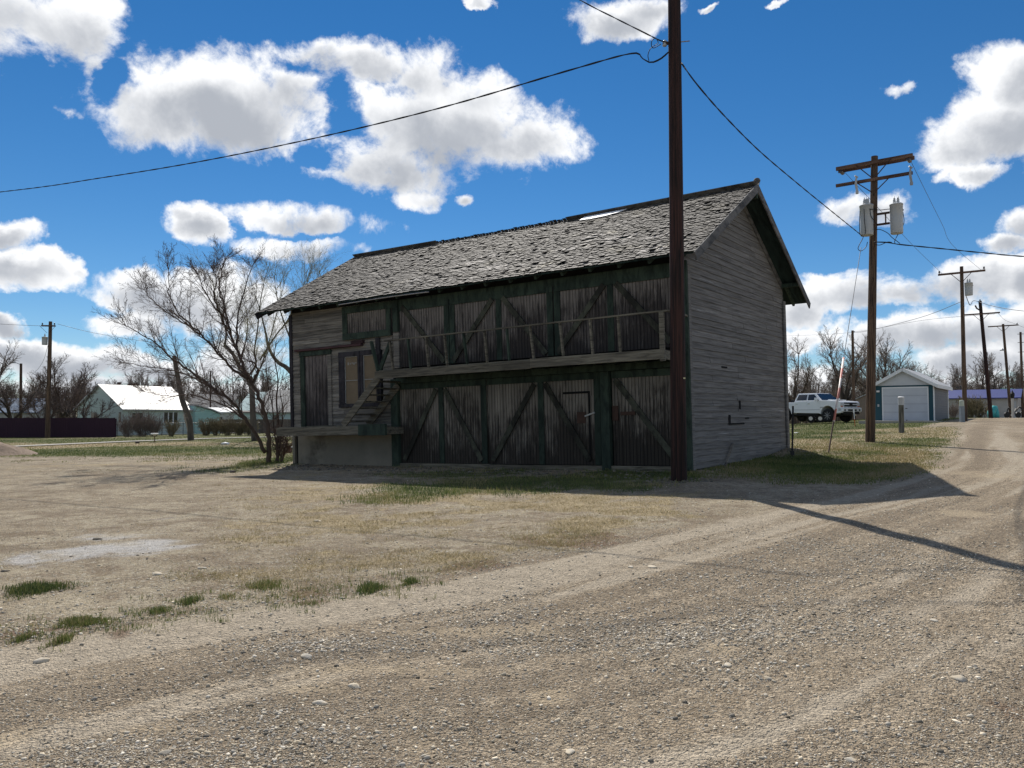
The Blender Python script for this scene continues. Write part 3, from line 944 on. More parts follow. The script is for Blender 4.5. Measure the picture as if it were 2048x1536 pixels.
# small openings and marks on the right gable wall
for (v0, w0, v1, w1) in ((2.3, 0.98, 2.42, 1.22), (2.42, 0.98, 3.35, 1.02), (3.05, 1.36, 3.13, 1.58), (3.45, 1.12, 3.7, 1.15), (1.95, 2.35, 2.3, 2.39)):
    m = MB().box(-0.012, -0.004, v0, v1, w0, w1)
    bpart(m, 'gap', 'dark', gw)
m = MB().beam((-0.10, 1.75, 0.02), (-0.04, 2.45, 0.52), 0.05, 0.03, side=(1, 0, 0)); bpart(m, 'leaning_slat', 'siding')
# concrete foundation under the left part
fo = MB()
fo.box(8.40, BL - 0.25, -0.02, 0.35, -0.7, 0.90)
fo.box(BL - 0.55, BL - 0.25, 0.35, BD - 0.1, -0.7, 0.90)
fo.box(BL - 0.14, BL - 0.04, -0.05, 0.05, -0.6, 0.94)
bpart(fo, 'foundation', 'concrete')
# corner boards, posts and beams of the green frame
def fbox(name, mat, u0, u1, w0, w1, v0=-0.06, v1=0.03, parent=barn, tone=1.0):
    return bpart(MB().box(u0, u1, v0, v1, w0, w1, tone), name, mat, parent, bevel=0.006)
fbox('corner_board', 'green', -0.05, 0.12, 0.0, 4.62, -0.05, 0.03)
fbox('corner_board', 'gable', -0.055, -0.0055, 0.0, 4.5, 0.032, 0.16)
fbox('corner_board', 'gable', -0.055, -0.0055, 0.0, 4.5, BD - 0.12, BD + 0.04)
fbox('corner_board', 'winframe', BL - 0.07, BL + 0.05, 0.92, 4.58, -0.03, 0.03)
fbox('post', 'green', 8.18, 8.42, -0.05, 2.42, -0.12, 0.03)
fbox('post', 'green', 1.84, 2.06, -0.03, 2.28, -0.13, 0.03)
fbox('post', 'green', 8.13, 8.30, 3.72, 4.60, -0.11, 0.03)
fbox('post', 'siding', 8.13, 8.33, 2.72, 3.72, -0.07, 0.03)
fbox('header_beam', 'green', 0.12, 8.18, 2.285, 2.44, -0.15, 0.03)
fbox('header_beam', 'green', 0.12, 8.13, 4.43, 4.60, -0.07, 0.03)
fbox('sill_board', 'fascia', 0.15, 1.84, -0.12, 0.10, -0.10, 0.03)
fbox('sill_board', 'fascia', 2.06, 5.22, -0.12, 0.10, -0.12, 0.03)
fbox('sill_board', 'fascia', 5.22, 8.18, -0.12, 0.11, -0.09, 0.03)
# the doors
def braced_door(name, mat, u0, u1, w0, w1, frame, braces, label=None, rail_h=0.16, stile=0.16, mids=(), left=True, right=True):
    o = bpart(MB().box(u0, u1, -0.03, 0.02, w0, w1), name, mat)
    if label: o['label'] = label
    bpart(MB().box(u0, u1, -0.066, -0.032, w1 - rail_h, w1, R.uniform(.85, 1.1)), 'rail', frame, o, bevel=0.004)
    if left: bpart(MB().box(u1 - stile, u1, -0.062, -0.032, w0, w1 - rail_h - .002, R.uniform(.8, 1)), 'stile', frame, o, bevel=0.004)
    if right: bpart(MB().box(u0, u0 + stile, -0.062, -0.032, w0, w1 - rail_h - .002, R.uniform(.8, 1)), 'stile', frame, o, bevel=0.004)
    for um in mids:
        bpart(MB().box(um - 0.075, um + 0.075, -0.060, -0.032, w0, w1 - rail_h - .002, .8), 'stile', frame, o, bevel=0.004)
    for (a, wa, b, wb) in braces:
        bpart(MB().beam((a, -0.078, wa), (b, -0.078, wb), 0.026, 0.135, side=(0, 1, 0), col=R.uniform(.8, 1.1)), 'brace', 'brace', o, bevel=0.004)
    return o
d1 = braced_door('sliding_door', 'lower_boards', 5.30, 8.16, 0.115, 2.28, 'green', [(6.88, 2.08, 8.00, 0.20), (6.60, 2.08, 5.46, 0.20)], mids=(6.74,), left=False)
d2 = braced_door('sliding_door', 'lower_boards', 2.10, 5.26, 0.115, 2.28, 'green', [(3.85, 2.08, 5.12, 0.20), (3.56, 2.08, 2.40, 0.22)], mids=(3.70,), label='middle sliding door with a small cut-out wicket door', left=False)
d3 = braced_door('sliding_door', 'lower_boards', 0.14, 1.80, 0.115, 2.275, 'green', [(1.70, 2.08, 0.30, 0.25)], left=False, right=False, label='door at the post with a dark iron hasp')
wk = bpart(MB().box(2.375, 2.41, -0.050, -0.032, 0.22, 1.85).box(2.41, 3.08, -0.050, -0.032, 1.80, 1.85), 'wicket_gap', 'dark', d2)
bpart(MB().box(2.22, 2.35, -0.052, -0.032, 0.25, 1.74), 'wicket_jamb', 'lower_boards', d2)
bpart(MB().beam((2.24, -0.072, 1.34), (2.50, -0.072, 1.26), 0.02, 0.035, side=(0, 1, 0)), 'latch', 'steel', d2)
bpart(MB().box(2.5, 2.72, -0.05, -0.032, 1.10, 1.36), 'lock_plate', 'rust', d2)
bpart(MB().box(1.66, 1.80, -0.062, -0.032, 1.14, 1.48), 'hasp', 'rust', d3)
bpart(MB().box(1.24, 1.60, -0.055, -0.032, 1.26, 1.34), 'slot', 'rust', d3)
u1d = braced_door('loft_door', 'upper_boards', 6.42, 8.12, 2.74, 4.44, 'green', [(8.00, 4.40, 6.58, 2.80)], left=False)
u2d = braced_door('loft_door', 'upper_boards', 3.30, 6.40, 2.74, 4.44, 'green', [(5.02, 4.30, 6.30, 2.80), (4.72, 4.30, 3.50, 2.80)], mids=(4.86,))
u3d = braced_door('loft_door', 'upper_boards', 0.14, 3.26, 2.74, 4.44, 'green', [(1.92, 4.30, 3.18, 2.80), (1.62, 4.30, 0.34, 2.84)], mids=(1.78,), right=False)
h = bpart(MB().box(8.42, 10.22, -0.03, 0.02, 3.68, 4.62), 'loft_hatch', 'hatch_boards')
for (a, b, c, d, v) in ((8.31, 10.24, 4.40, 4.60, -.075), (8.42, 10.24, 3.64, 3.82, -.07), (10.06, 10.24, 3.822, 4.398, -.066), (8.42, 8.58, 3.822, 4.398, -.066)):
    bpart(MB().box(a, b, v, -0.032, c, d), 'frame', 'green', h, bevel=0.004)
# side door on the platform
sd = bpart(MB().box(10.90, 11.86, -0.005, 0.04, 1.20, 3.28), 'side_door', 'door_boards')
bpart(MB().box(11.86, 12.02, -0.05, 0.05, 1.14, 3.28), 'jamb', 'green', sd, bevel=0.005)
bpart(MB().box(10.76, 10.90, -0.035, 0.05, 1.14, 3.28), 'jamb', 'siding', sd, bevel=0.005)
bpart(MB().box(10.76, 12.06, -0.055, 0.05, 3.285, 3.42), 'lintel', 'green', sd, bevel=0.005)
bpart(MB().box(10.2, 11.7, -0.12, 0.04, 1.13, 1.195), 'doorstep', 'fascia', sd, bevel=0.005)
# pair of sash windows
for (a, b, pane) in ((9.62, 10.44, (9.70, 10.22)), (8.84, 9.60, (8.96, 9.50))):
    wn = bpart(MB().box(a, b, -0.055, 0.02, 3.16, 3.30).box(a, b, -0.075, 0.02, 1.70, 1.80).box(a, pane[0], -0.05, 0.02, 1.802, 3.158).box(pane[1], b, -0.05, 0.02, 1.802, 3.158), 'window', 'winframe', bevel=0.005)
    if a > 9.6: wn_first = wn
    bpart(MB().box(pane[0], pane[1], 0.0, 0.012, 1.80, 3.16), 'pane', 'blind', wn)
    s = 0.018
    bpart(MB().box(pane[0], pane[1], -0.022, -0.001, 2.46, 2.46 + s).box(pane[1] - s, pane[1], -0.022, -0.001, 1.82, 2.458).box(pane[1] - s, pane[1], -0.020, -0.001, 2.48, 3.14).box(pane[0], pane[1], -0.022, -0.001, 3.14, 3.16), 'sash', 'putty', wn)
for k in range(5):
    uu = 9.78 + .075 * k
    bpart(MB().box(uu, uu + R.uniform(.02, .035), -.006, -.001, 2.93 + R.uniform(-.02, .03), 2.97 + R.uniform(0, .03)), 'paper_scrap', 'putty', wn_first)
bpart(MB().box(9.5, 12.2, -0.11, 0.0, 3.44, 3.50, 1).box(9.45, 9.9, -0.09, 0.0, 3.505, 3.60, .8), 'ledge', 'red_ledge', bevel=0.006)
bpart(MB().box(8.86, 9.0, -0.05, 0.0, 1.6, 3.62), 'drain_board', 'winframe')

# loading platform with the steps up to the balcony
PV = -0.95
pu0, pw0 = on_v(773, 866, PV); pu1, pw1 = on_v(556, 862, PV)
_, ptop = on_v(640, 853, PV); _, pbot = on_v(640, 871, PV)
pf = MB()
n = 9
for i in range(n):
    v0 = PV + i * (0.90 / n)
    pf.box(on_v(771, 864, v0)[0] + R.uniform(0, .05), pu1 + R.uniform(-.06, .06), v0 + .004, v0 + 0.90 / n - .004, ptop - 0.05, ptop + R.uniform(-.006, .006), R.uniform(.8, 1.2))
plat = bpart(pf, 'loading_platform', 'fascia')
us = on_v(720, 860, PV)[0]
bpart(MB().box(us, pu1 + .02, PV - 0.045, PV - 0.002, pbot, ptop - 0.012), 'front_board', 'fascia', plat, bevel=0.006)
bpart(MB().box(pu0 - .02, us - .004, PV - 0.075, PV - 0.002, pbot - 0.02, ptop + 0.03), 'front_board', 'green', plat, bevel=0.006)['label'] = 'short dark green front board'
jb = MB()
for u in np.linspace(pu0 + .3, pu1 - .4, 6):
    jb.box(u - .04, u + .04, PV + .03, -0.03, pbot, ptop - 0.055)
bpart(jb, 'joists', 'fascia', plat)

# balcony
BVV = -0.95
bu0 = on_v(1324, 712, BVV)[0]; bu1 = on_v(752, 750, BVV)[0]
wtop = (on_v(1324, 700, BVV)[1] + on_v(752, 741, BVV)[1]) / 2
wbot = (on_v(1324, 722, BVV)[1] + on_v(752, 757, BVV)[1]) / 2
bal = MB()
n = 8
for i in range(n):
    v0 = BVV + i * (0.90 / n)
    bal.box(bu0, bu1 - 0.05, v0 + .003, v0 + 0.90 / n - .003, wtop - 0.045, wtop + R.uniform(-.004, .004), R.uniform(.8, 1.2))
balc = bpart(bal, 'balcony', 'fascia')
um = on_v(1063, 735, BVV)[0]
bpart(MB().box(um + .004, bu1, BVV - 0.05, BVV - 0.002, wbot, wtop - 0.02, .85), 'fascia', 'fascia', balc, bevel=0.006)
bpart(MB().box(bu0, um, BVV - 0.062, BVV - 0.002, wbot + .02, wtop + 0.01, 1.15), 'fascia', 'fascia', balc, bevel=0.006)
bpart(MB().box(bu0 - .04, bu0 - .002, BVV - .05, -0.03, wbot + .02, wtop), 'fascia', 'fascia', balc, bevel=0.006)
jb = MB()
for u in np.linspace(bu0 + .2, bu1 - .3, 13):
    jb.box(u - .035, u + .035, BVV + .01, -0.06, wbot + .03, wtop - 0.05)
bpart(jb, 'joists', 'green', balc)
ra = on_v(1338, 621, BVV); rb = on_v(770, 682, BVV)
bpart(MB().beam((ra[0] + .02, BVV - .02, ra[1]), (rb[0], BVV - .02, rb[1]), 0.055, 0.035, side=(0, 1, 0)), 'rail', 'fascia', balc, bevel=0.004)
bpart(MB().beam((ra[0] + .02, BVV, ra[1]), (ra[0] + .02, -0.04, ra[1] - .02), 0.07, 0.04, side=(1, 0, 0)), 'rail', 'fascia', balc, bevel=0.004)
posts = [(780, 681, 787, 742), (816, 676, 822, 738), (852, 672, 858, 735), (889, 668, 895, 732), (927, 664, 935, 729), (969, 660, 975, 726), (1014, 655, 1019, 722), (1060, 650, 1068, 718), (1120, 644, 1127, 712), (1180, 637, 1186, 709), (1236, 631, 1241, 705), (1324, 622, 1327, 722)]
for i, (x0, y0, x1, y1) in enumerate(posts):
    a = on_v(x0, y0, BVV); b = on_v(x1, y1, BVV)
    last = i == len(posts) - 1
    bpart(MB().beam((a[0], BVV - (.005 if not last else .03), a[1] - .022), (b[0], BVV - .005 - (.025 if last else 0), b[1] + (0.01 if not last else 0)), 0.065 if not last else .06, 0.04 if not last else 0.10, side=(0, 1, 0), col=R.uniform(.8, 1.2)), 'baluster', 'green' if i in (1, 4, 6) else 'fascia', balc, bevel=0.003)
a = on_v(743, 683, BVV); b = on_v(757, 742, BVV)
bpart(MB().beam((a[0], BVV - .01, a[1]), (b[0], BVV - .01, b[1]), 0.09, 0.05, side=(0, 1, 0)), 'baluster', 'green', balc, bevel=0.003)['label'] = 'leaning end baluster'
a = on_v(778, 684, BVV); b = on_v(757, 741, BVV)
bpart(MB().beam((a[0], BVV + .045, a[1]), (b[0], BVV + .045, b[1]), 0.05, 0.10, side=(0, 1, 0)), 'brace', 'green', balc, bevel=0.003)
# steps
a = on_v(757, 755, BVV); b = on_v(686, 851, BVV)
st = MB().beam((a[0] + .0, BVV, a[1]), (b[0], BVV, max(b[1], ptop)), 0.045, 0.20, side=(0, 1, 0))
SV = -0.12
a2 = on_v(797, 772, SV); b2 = on_v(736, 848, SV)
st.beam((a2[0], SV, a2[1] + .02), (b2[0], SV, ptop + .02), 0.045, 0.20, side=(0, 1, 0), col=.8)
stair = bpart(st, 'staircase', 'fascia', bevel=0.005)
for k in range(7):
    t = (k + 0.55) / 7.2
    ua, wa = a[0] + (b[0] - a[0]) * t, a[1] + (b[1] - a[1]) * t
    u2, w2 = a2[0] + (b2[0] - a2[0]) * t, a2[1] + (ptop - a2[1]) * t
    uu, ww = (ua + u2) / 2, (wa + w2) / 2
    bpart(MB().beam((ua, BVV + .024, wa), (ua, SV - .024, wa), 0.22, 0.035, side=(1, 0, 0), col=R.uniform(.6, .9)), 'tread', 'fascia', stair)

# roof: deck, shingles, ridge boards, bargeboards, rafters
def roof_pt(u, s, side, lift=0.0):
    """s = distance down the slope from the ridge; side -1 front, +1 back"""
    ct, stn = 1 / math.hypot(1, SL), SL / math.hypot(1, SL)
    return (u, BD / 2 + side * s * ct + side * lift * stn, RIDGE - s * stn + lift * ct)
LF = (BD / 2 + OF) * math.hypot(1, SL)
LB = (BD / 2 + OB) * math.hypot(1, SL)
dk = MB()
for side, LN in ((-1, LF), (1, LB)):
    c = [roof_pt(-GR, 0.0, side), roof_pt(BL + GL, 0.0, side), roof_pt(BL + GL, LN, side), roof_pt(-GR, LN, side)]
    e = [roof_pt(-GR, 0.0, side, -.035), roof_pt(BL + GL, 0.0, side, -.035), roof_pt(BL + GL, LN, side, -.035), roof_pt(-GR, LN, side, -.035)]
    nseg = 16
    for k in range(nseg):
        t0, t1 = k / nseg, (k + 1) / nseg
        L = lambda A, t, i, j: tuple(Vector(A[i]).lerp(Vector(A[j]), t))
        vs = [L(c, t0, 0, 1), L(c, t1, 0, 1), L(c, t1, 3, 2), L(c, t0, 3, 2), L(e, t0, 0, 1), L(e, t1, 0, 1), L(e, t1, 3, 2), L(e, t0, 3, 2)]
        fs = [(0, 1, 2, 3), (7, 6, 5, 4), (2, 6, 7, 3)]
        if k == 0: fs.append((0, 3, 7, 4))
        if k == nseg - 1: fs.append((1, 5, 6, 2))
        dk.add(vs, fs)
roof = bpart(dk, 'roof', 'soffit')
def shingles(side, LN, seed, step):
    r = random.Random(seed)
    mb = MB()
    s = LN + 0.03
    row = 0
    holes = [(r.uniform(0, BL), r.uniform(0.4, LN - .3), r.uniform(.1, .3)) for _ in range(7)]
    pale = [(1.9, LN * .62), (3.2, LN * .66), (2.0, LN * .60), (0.8, LN * .70), (4.6, LN * .84), (5.2, LN * .80), (6.4, LN * .64), (6.0, LN * .55), (8.6, LN * .45), (3.6, LN * .9), (7.8, LN * .8), (0.5, LN * .9), (2.8, LN * .5)]
    while s > 0.10:
        u = -GR - 0.02 + (row % 2) * 0.05
        wav = [r.uniform(-.012, .012) for _ in range(40)]
        while u < BL + GL:
            wd = r.uniform(0.065, 0.15)
            u1 = min(u + wd, BL + GL + 0.02)
            wv = wav[int((u + 1) * 2.3) % 40]
            if any(abs(u - a) < c and abs(s - b) < c * .5 for a, b, c in holes) and r.random() < .75:
                u = u1; continue
            ln = step * 2.3
            ds = r.gauss(0, 0.012) + wv
            lift0 = 0.031 + abs(r.gauss(0, 0.010)) + (0.035 * r.random() if r.random() < .09 else 0)
            lift1 = r.uniform(-.004, .006) + lift0
            th = r.uniform(.010, .016)
            tone = r.choice([.55, .7, .8, .9, 1, 1.1, 1.25])
            if r.random() < .045: tone = r.uniform(1.8, 3.6)  # scattered pale shingles: bright glints put into the tone
            for (a, b) in pale:
                if abs(u - a) < .45 and abs(s - b) < .12 and r.random() < .7: tone = r.uniform(3.0, 5.5)
            if s < 0.35 and r.random() < .3: tone *= 1.6
            g_ = 0.004
            sk = r.uniform(-.008, .008)
            t_ = 0.006
            A = [roof_pt(u + g_ + sk, s + ds, side, lift0), roof_pt(u1 - g_ + sk, s + ds, side, lift1), roof_pt(u1 - g_, s + ds - ln, side, t_), roof_pt(u + g_, s + ds - ln, side, t_)]
            B = [roof_pt(u + g_ + sk, s + ds, side, lift0 - th), roof_pt(u1 - g_ + sk, s + ds, side, lift1 - th)]
            mb.add(A + B, [(0, 1, 2, 3), (4, 5, 1, 0), (0, 3, 4), (1, 5, 2)], tone)
            u = u1
        s -= step
        row += 1
    o = bpart(mb, 'shingles', 'shingle', roof, recalc=False)
    return o
shingles(-1, LF, 3, 0.128)
shingles(1, LB, 4, 0.16)
# underlay showing at the ridge, broken ridge boards, small ball at the gable end
ws = MB()
P = [(3.0, .10), (4.30, .10), (4.32, .40), (3.95, .46), (3.5, .43), (3.15, .30)]
ws.add([roof_pt(u, s, -1, .062) for u, s in P] + [roof_pt(u, s, -1, .050) for u, s in P], [tuple(range(6)), tuple(range(11, 5, -1))] + [(i, i + 6, (i + 1) % 6 + 6, (i + 1) % 6) for i in range(6)])
bpart(ws, 'bare_patch', 'white_sheet', roof)
for (a, b) in ((-GR - .02, 4.9), (9.6, BL + GL)):
    rc = MB()
    rc.beam((a, BD / 2 - .07, RIDGE + .035), (b, BD / 2 - .07, RIDGE + .035), 0.17, 0.02, side=(0, 1, -SL))
    rc.beam((a, BD / 2 + .075, RIDGE + .033), (b, BD / 2 + .075, RIDGE + .033), 0.17, 0.02, side=(0, 1, SL))
    bpart(rc, 'ridge_board', 'barge', roof)
bpart(MB().lathe((-GR, BD / 2, RIDGE + .04), [(.03, 0), (.07, .03), (.085, .08), (.06, .13), (.01, .15)]), 'finial', 'barge', roof, smooth=True)
for u0, mat in ((-GR - .03, 'barge'), (BL + GL - .005, 'winframe')):
    for side, LN in ((-1, LF), (1, LB)):
        a, b = roof_pt(u0 + .017, 0.02, side, -.06), roof_pt(u0 + .017, LN + .12, side, -.06)
        bpart(MB().beam(a, b, 0.034, 0.19, side=(1, 0, 0)), 'bargeboard', mat, roof, bevel=0.005)
fr = MB()
fr.beam(roof_pt(0.0 - .012, .25, -1, -.12), roof_pt(-.012, LF - .75, -1, -.12), 0.03, 0.14, side=(1, 0, 0))
fr.beam(roof_pt(0.0 - .012, .25, 1, -.12), roof_pt(-.012, LB - .95, 1, -.12), 0.03, 0.14, side=(1, 0, 0))
bpart(fr, 'frieze', 'barge', roof)
for side, ss in ((-1, LF - .85), (1, LB - 1.0)):
    p = roof_pt(0, ss, side, -.12)
    bpart(MB().box(-GR, 0.0, p[1] - .05, p[1] + .05, p[2] - .06, p[2] + .05), 'lookout', 'green', roof, bevel=0.005)
p = roof_pt(0, .10, -1, -.17)
bpart(MB().box(-GR, 0.0, BD / 2 - .05, BD / 2 + .05, RIDGE - .33, RIDGE - .17), 'lookout', 'green', roof, bevel=0.005)
for k, u in enumerate(np.linspace(-0.1, BL + .45, 19)):
    for side, LN, v0 in ((-1, LF, .75), (1, LB, 1.0)):
        a, b = roof_pt(u, LN - v0, side, -.095), roof_pt(u, LN - .06, side, -.095)
        bpart(MB().beam(a, b, 0.06, 0.115, side=(1, 0, 0), col=R.uniform(.8, 1.3)), 'rafter_tail', 'green' if k < 17 else 'winframe', roof)
gu = MB()
gu.tube([(x, -OF - .04, EAVE - .085 + .02 * math.sin(x)) for x in np.linspace(6.6, 9.8, 12)], 0.018, 6)
bpart(gu, 'eave_pipe', 'steel', roof)

# ================================================================== poles and lines
AX = Vector((0.8, -0.6, 0)); BXD = Vector((0.6, 0.8, 0))      # across and along the alley
def make_pole(label, px0, D, px1, py1, r0, r1, mat='pole', base=None, n=14, extra=0.0, group=None):
    b = base if base is not None else foot(px0, D)
    t = at(px1, py1, D)
    if extra: t = t + (t - b).normalized() * extra
    root = thing('utility_pole', label, 'utility pole', b, group)
    ax = t - b
    L = ax.length
    mb = MB()
    k = 10
    mb.tube([ax * (i / k) + Vector((0, 0, -0.25 if i == 0 else 0)) for i in range(k + 1)], [r0 + (r1 - r0) * i / k for i in range(k + 1)], n)
    mb.build('shaft', M[mat], root, smooth=False)
    P = lambda py: None
    def along(py):
        """point of the axis (root space) that shows at photo height py"""
        lo, hi = 0.0, 1.2
        for _ in range(40):
            m = (lo + hi) / 2
            p = b + ax * m
            c = p - Vector((0, 0, CAMZ))
            fwd = c.y * CP + c.z * SP; up = -c.y * SP + c.z * CP
            y = 768 - F * up / fwd
            if y > py: lo = m
            else: hi = m
        return ax * lo
    return root, b, t, along
def arm(root, c, half, d=AX, h=0.115, w=0.09, off=0.14, tilt=0.0, brace=True, rise=0.55):
    """a crossarm centred in front of the shaft, with flat braces"""
    o = c - BXD * off
    dd = (d + Vector((0, 0, tilt))).normalized()
    a = MB().beam(o - dd * half, o + dd * half, w, h, side=BXD).build('crossarm', M['crossarm'], root, bevel=0.008)
    if brace:
        for s in (-1, 1):
            MB().beam(o + dd * (s * .58) - BXD * (w / 2 + .01), o - Vector((0, 0, rise)) + dd * (s * .06) - BXD * (w / 2 - 0.03), 0.035, 0.012, side=BXD.cross(Vector((0, 0, 1)))).build('brace', M['rust'], root)
    return o, dd
def insulator(root, p, up=True, s=1.0):
    pr = [(.018, 0), (.018, .04), (.055, .05), (.06, .08), (.03, .10), (.05, .12), (.045, .16), (.015, .18)]
    if not up: pr = [(r, -z) for r, z in pr]
    MB().lathe(p, [(r * s, z * s) for r, z in pr], 10).build('insulator', M['porcelain'], root, smooth=True)
def transformer(root, c, r, h, bush=2, side=Vector((1, 0, 0))):
    """c = centre of the tank's bottom"""
    t = MB().lathe(c, [(r * .92, 0), (r * .96, .03), (r * .97, h * .5), (r, h * .93), (r * 1.05, h * .935), (r * 1.05, h * .965), (r * .8, h * .995), (r * .3, h)], 20).build('transformer', M['grey_tank'], root, smooth=True)
    t.data.polygons.foreach_set('use_smooth', [abs(pl.normal.z) < .8 for pl in t.data.polygons])
    for k in range(bush):
        q = c + side * (r * .55 * (k - (bush - 1) / 2) * 2 / max(1, bush - 1) * .5) + Vector((0, 0, h * .98))
        MB().lathe(q, [(.05, 0), (.055, .03), (.035, .05), (.06, .08), (.035, .11), (.052, .14), (.03, .17), (.04, .2), (.015, .22), (.012, .28)], 10).build('bushing', M['grey_tank'], t, smooth=True)
    MB().beam(c + Vector((0, 0, h * .75)) - BXD * r * .0 - side * (r * 1.0), c + Vector((0, 0, h * .75)) + side * (r * 1.08), .03, .05).build('lug', M['rust'], t)
    return t

# the near pole
pb = ground_at(1358, 962)
p1, p1b, p1t, p1a = make_pole('dark reddish brown pole standing in front of the barn corner, taller than the picture', 1358, pb.y, 1348.5, 0, .158, .122, 'pole_red', base=pb, n=20, extra=1.6)
c = p1a(757)
fr_ = (Vector((0, 0, CAMZ)) - (p1b + c)); fr_.z = 0; fr_.normalize()
sd_ = Vector((-fr_.y, fr_.x, 0))
q = c + fr_ * .10 + sd_ * .112
tg = MB().beam(q - sd_ * .03, q + sd_ * .03, .028, .012, side=(0, 0, 1)).build('tag', plain('yellow_tin_tag', (0.62, 0.58, 0.34), 0.5), p1)
c = p1a(85)
MB().tube([c - sd_ * -.30, c - sd_ * .22], .012, 8).build('bolt', M['steel'], p1)
MB().lathe(c - sd_ * .20 - Vector((0, 0, .06)), [(.03, 0), (.05, .02), (.035, .05), (.035, .07), (.05, .10), (.03, .12)], 12).build('insulator', M['grey_tank'], p1, smooth=True)
MB().beam(c - sd_ * .12, c - sd_ * .24, .05, .05).build('clevis', M['rust'], p1)

# the pole with two crossarms and two transformers
D2 = ground_at(1740, 884).y
p2, p2b, p2t, p2a = make_pole('brown pole with two crossarms and two grey transformers by the grass plot', 1740, D2, 1749, 313, .165, .115, base=ground_at(1740, 884))
c = p2a(327)
for o_, tn in ((.16, 1.0), (-.16, .8)):
    arm(p2, c, 1.27, off=o_, h=.13, w=.10, brace=o_ > 0)
c2 = p2a(361)
arm(p2, c2, 1.27, off=.14, h=.11, w=.09, rise=.45)
for s in (-1, 1):
    o = c + AX * (1.12 * s) - Vector((0, 0, .09))
    MB().tube([o + BXD * .17, o - BXD * .17], [.075, .075], 12).build('insulator', M['porcelain'], p2)
    MB().beam(o + Vector((0, 0, .03)) - BXD * .17, o + Vector((0, 0, .03)) + BXD * .17, .10, .05).build('clevis', M['rust'], p2)
for s, hgt in ((-.55, 0), (1.22, 0)):
    o = c2 + AX * s - BXD * .22
    cu = MB().tube([o + Vector((0, 0, .16)), o + Vector((-.02, 0, -.06)), o + Vector((.02, 0, -.34))], [.028, .045, .04], 10)
    cu.tube([o + Vector((-.05, 0, .22)), o + Vector((.06, 0, .16))], .03, 8)
    cu.tube([o + Vector((.02, 0, -.34)), o + Vector((.02, 0, -.44))], .055, 8)
    cu.build('fuse_cutout', M['grey_tank'] if s < 0 else M['steel'], p2)
cb = p2a(474)
t1 = transformer(p2, cb - AX * .13 - BXD * .38, .225, 1.12, 3, AX)
tr_c = cb + AX * .78 - BXD * .05 - Vector((0, 0, .0))
t2 = transformer(p2, tr_c, .215, 1.08, 2, AX)
br = MB()
for dz in (.80, .42):
    br.beam(cb + Vector((0, 0, dz)) + AX * .1, cb + Vector((0, 0, dz)) + AX * .55, .06, .07)
br.beam(cb + Vector((0, 0, .42)) + AX * .42, cb + Vector((0, 0, .80)) + AX * .42, .04, .03)
br.build('bracket', M['rust'], p2)
def curve(pts, n=24):
    """smooth line through points (Catmull-Rom)"""
    P = [Vector(p) for p in pts]
    P = [P[0] * 2 - P[1]] + P + [P[-1] * 2 - P[-2]]
    out = []
    m = len(P) - 3
    for i in range(m):
        for k in range(max(2, n // m)):
            t = k / max(2, n // m)
            a, b, c_, d = P[i:i + 4]
            out.append(0.5 * ((2 * b) + (c_ - a) * t + (2 * a - 5 * b + 4 * c_ - d) * t * t + (3 * b - a - 3 * c_ + d) * t ** 3))
    out.append(P[-2])
    return out
jw = MB()
lo = lambda x, y, k=0.3: at(x, y, D2 - k) - p2b
for pts in ([(1728, 470), (1724, 480), (1716, 496), (1722, 502), (1732, 494), (1735, 484)], [(1751, 460), (1760, 459), (1775, 466), (1784, 475), (1800, 487)], [(1806, 423), (1808, 445), (1800, 462), (1790, 480), (1790, 487)],
            [(1750, 489), (1760, 490), (1775, 484), (1784, 485)], [(1728, 418), (1729, 440), (1731, 462), (1729, 470)], [(1740, 418), (1742, 432), (1750, 444), (1754, 452), (1748, 460)], [(1738, 418), (1760, 420), (1782, 418), (1800, 421)], [(1720, 422), (1719, 450), (1720, 470)]):
    jw.tube(curve([lo(x, y, .45) for x, y in pts], 18), .013, 5)
jw.build('jumper_wires', M['cable'], p2)

p3, p3b, p3t, p3a = make_pole('slim pole with one crossarm and a single grey transformer beside the siding garage', 1930, 46.5, 1923, 533, .135, .095)
c = p3a(546)
arm(p3, c, 1.25)
for s in (-1, 1): insulator(p3, c - BXD * .14 + AX * (1.18 * s) + Vector((0, 0, .06)))
transformer(p3, p3a(592) + AX * .36 - BXD * .05, .22, .78, 2, AX)
p4, p4b, p4t, p4a = make_pole('dark leaning pole with a low crossarm at the edge of the alley', 1982, 62, 1960, 602, .16, .12, 'pole_red')
arm(p4, p4a(628), 1.3)
MB().tube([p4a(622), p4a(616) - AX * .28, p4a(610) - AX * .36], [.05, .06, .06], 8).build('stub_arm', M['rust'], p4)
insulator(p4, p4a(603))
p5, p5b, p5t, p5a = make_pole('leaning pole with a crossarm and a small lamp, far up the alley', 2022, 78, 2006, 648, .15, .11)
arm(p5, p5a(652), 1.32)
insulator(p5, p5a(652) + AX * 1.2 - BXD * .14 + Vector((0, 0, .05)))
MB().lathe(p5a(700) - AX * .25 - Vector((0, 0, .05)), [(.22, 0), (.24, .06), (.10, .14), (.05, .24)], 12).build('lamp', M['grey_tank'], p5, smooth=True)
p6, p6b, p6t, p6a = make_pole('bare pole without a crossarm, farthest up the alley', 2046, 86, 2041, 664, .15, .11)
for y in (668, 685, 704): MB().tube([p6a(y) - AX * .3, p6a(y) + AX * .3], .03, 6).build('step', M['rust'], p6)
p7, p7b, p7t, p7a = make_pole('short bare service pole standing behind the white pickup', 1708, 66, 1705, 661, .14, .10)
MB().tube([p7a(664), p7a(664) + AX * .2], .05, 8).build('insulator', M['porcelain'], p7)
DL = 55.5
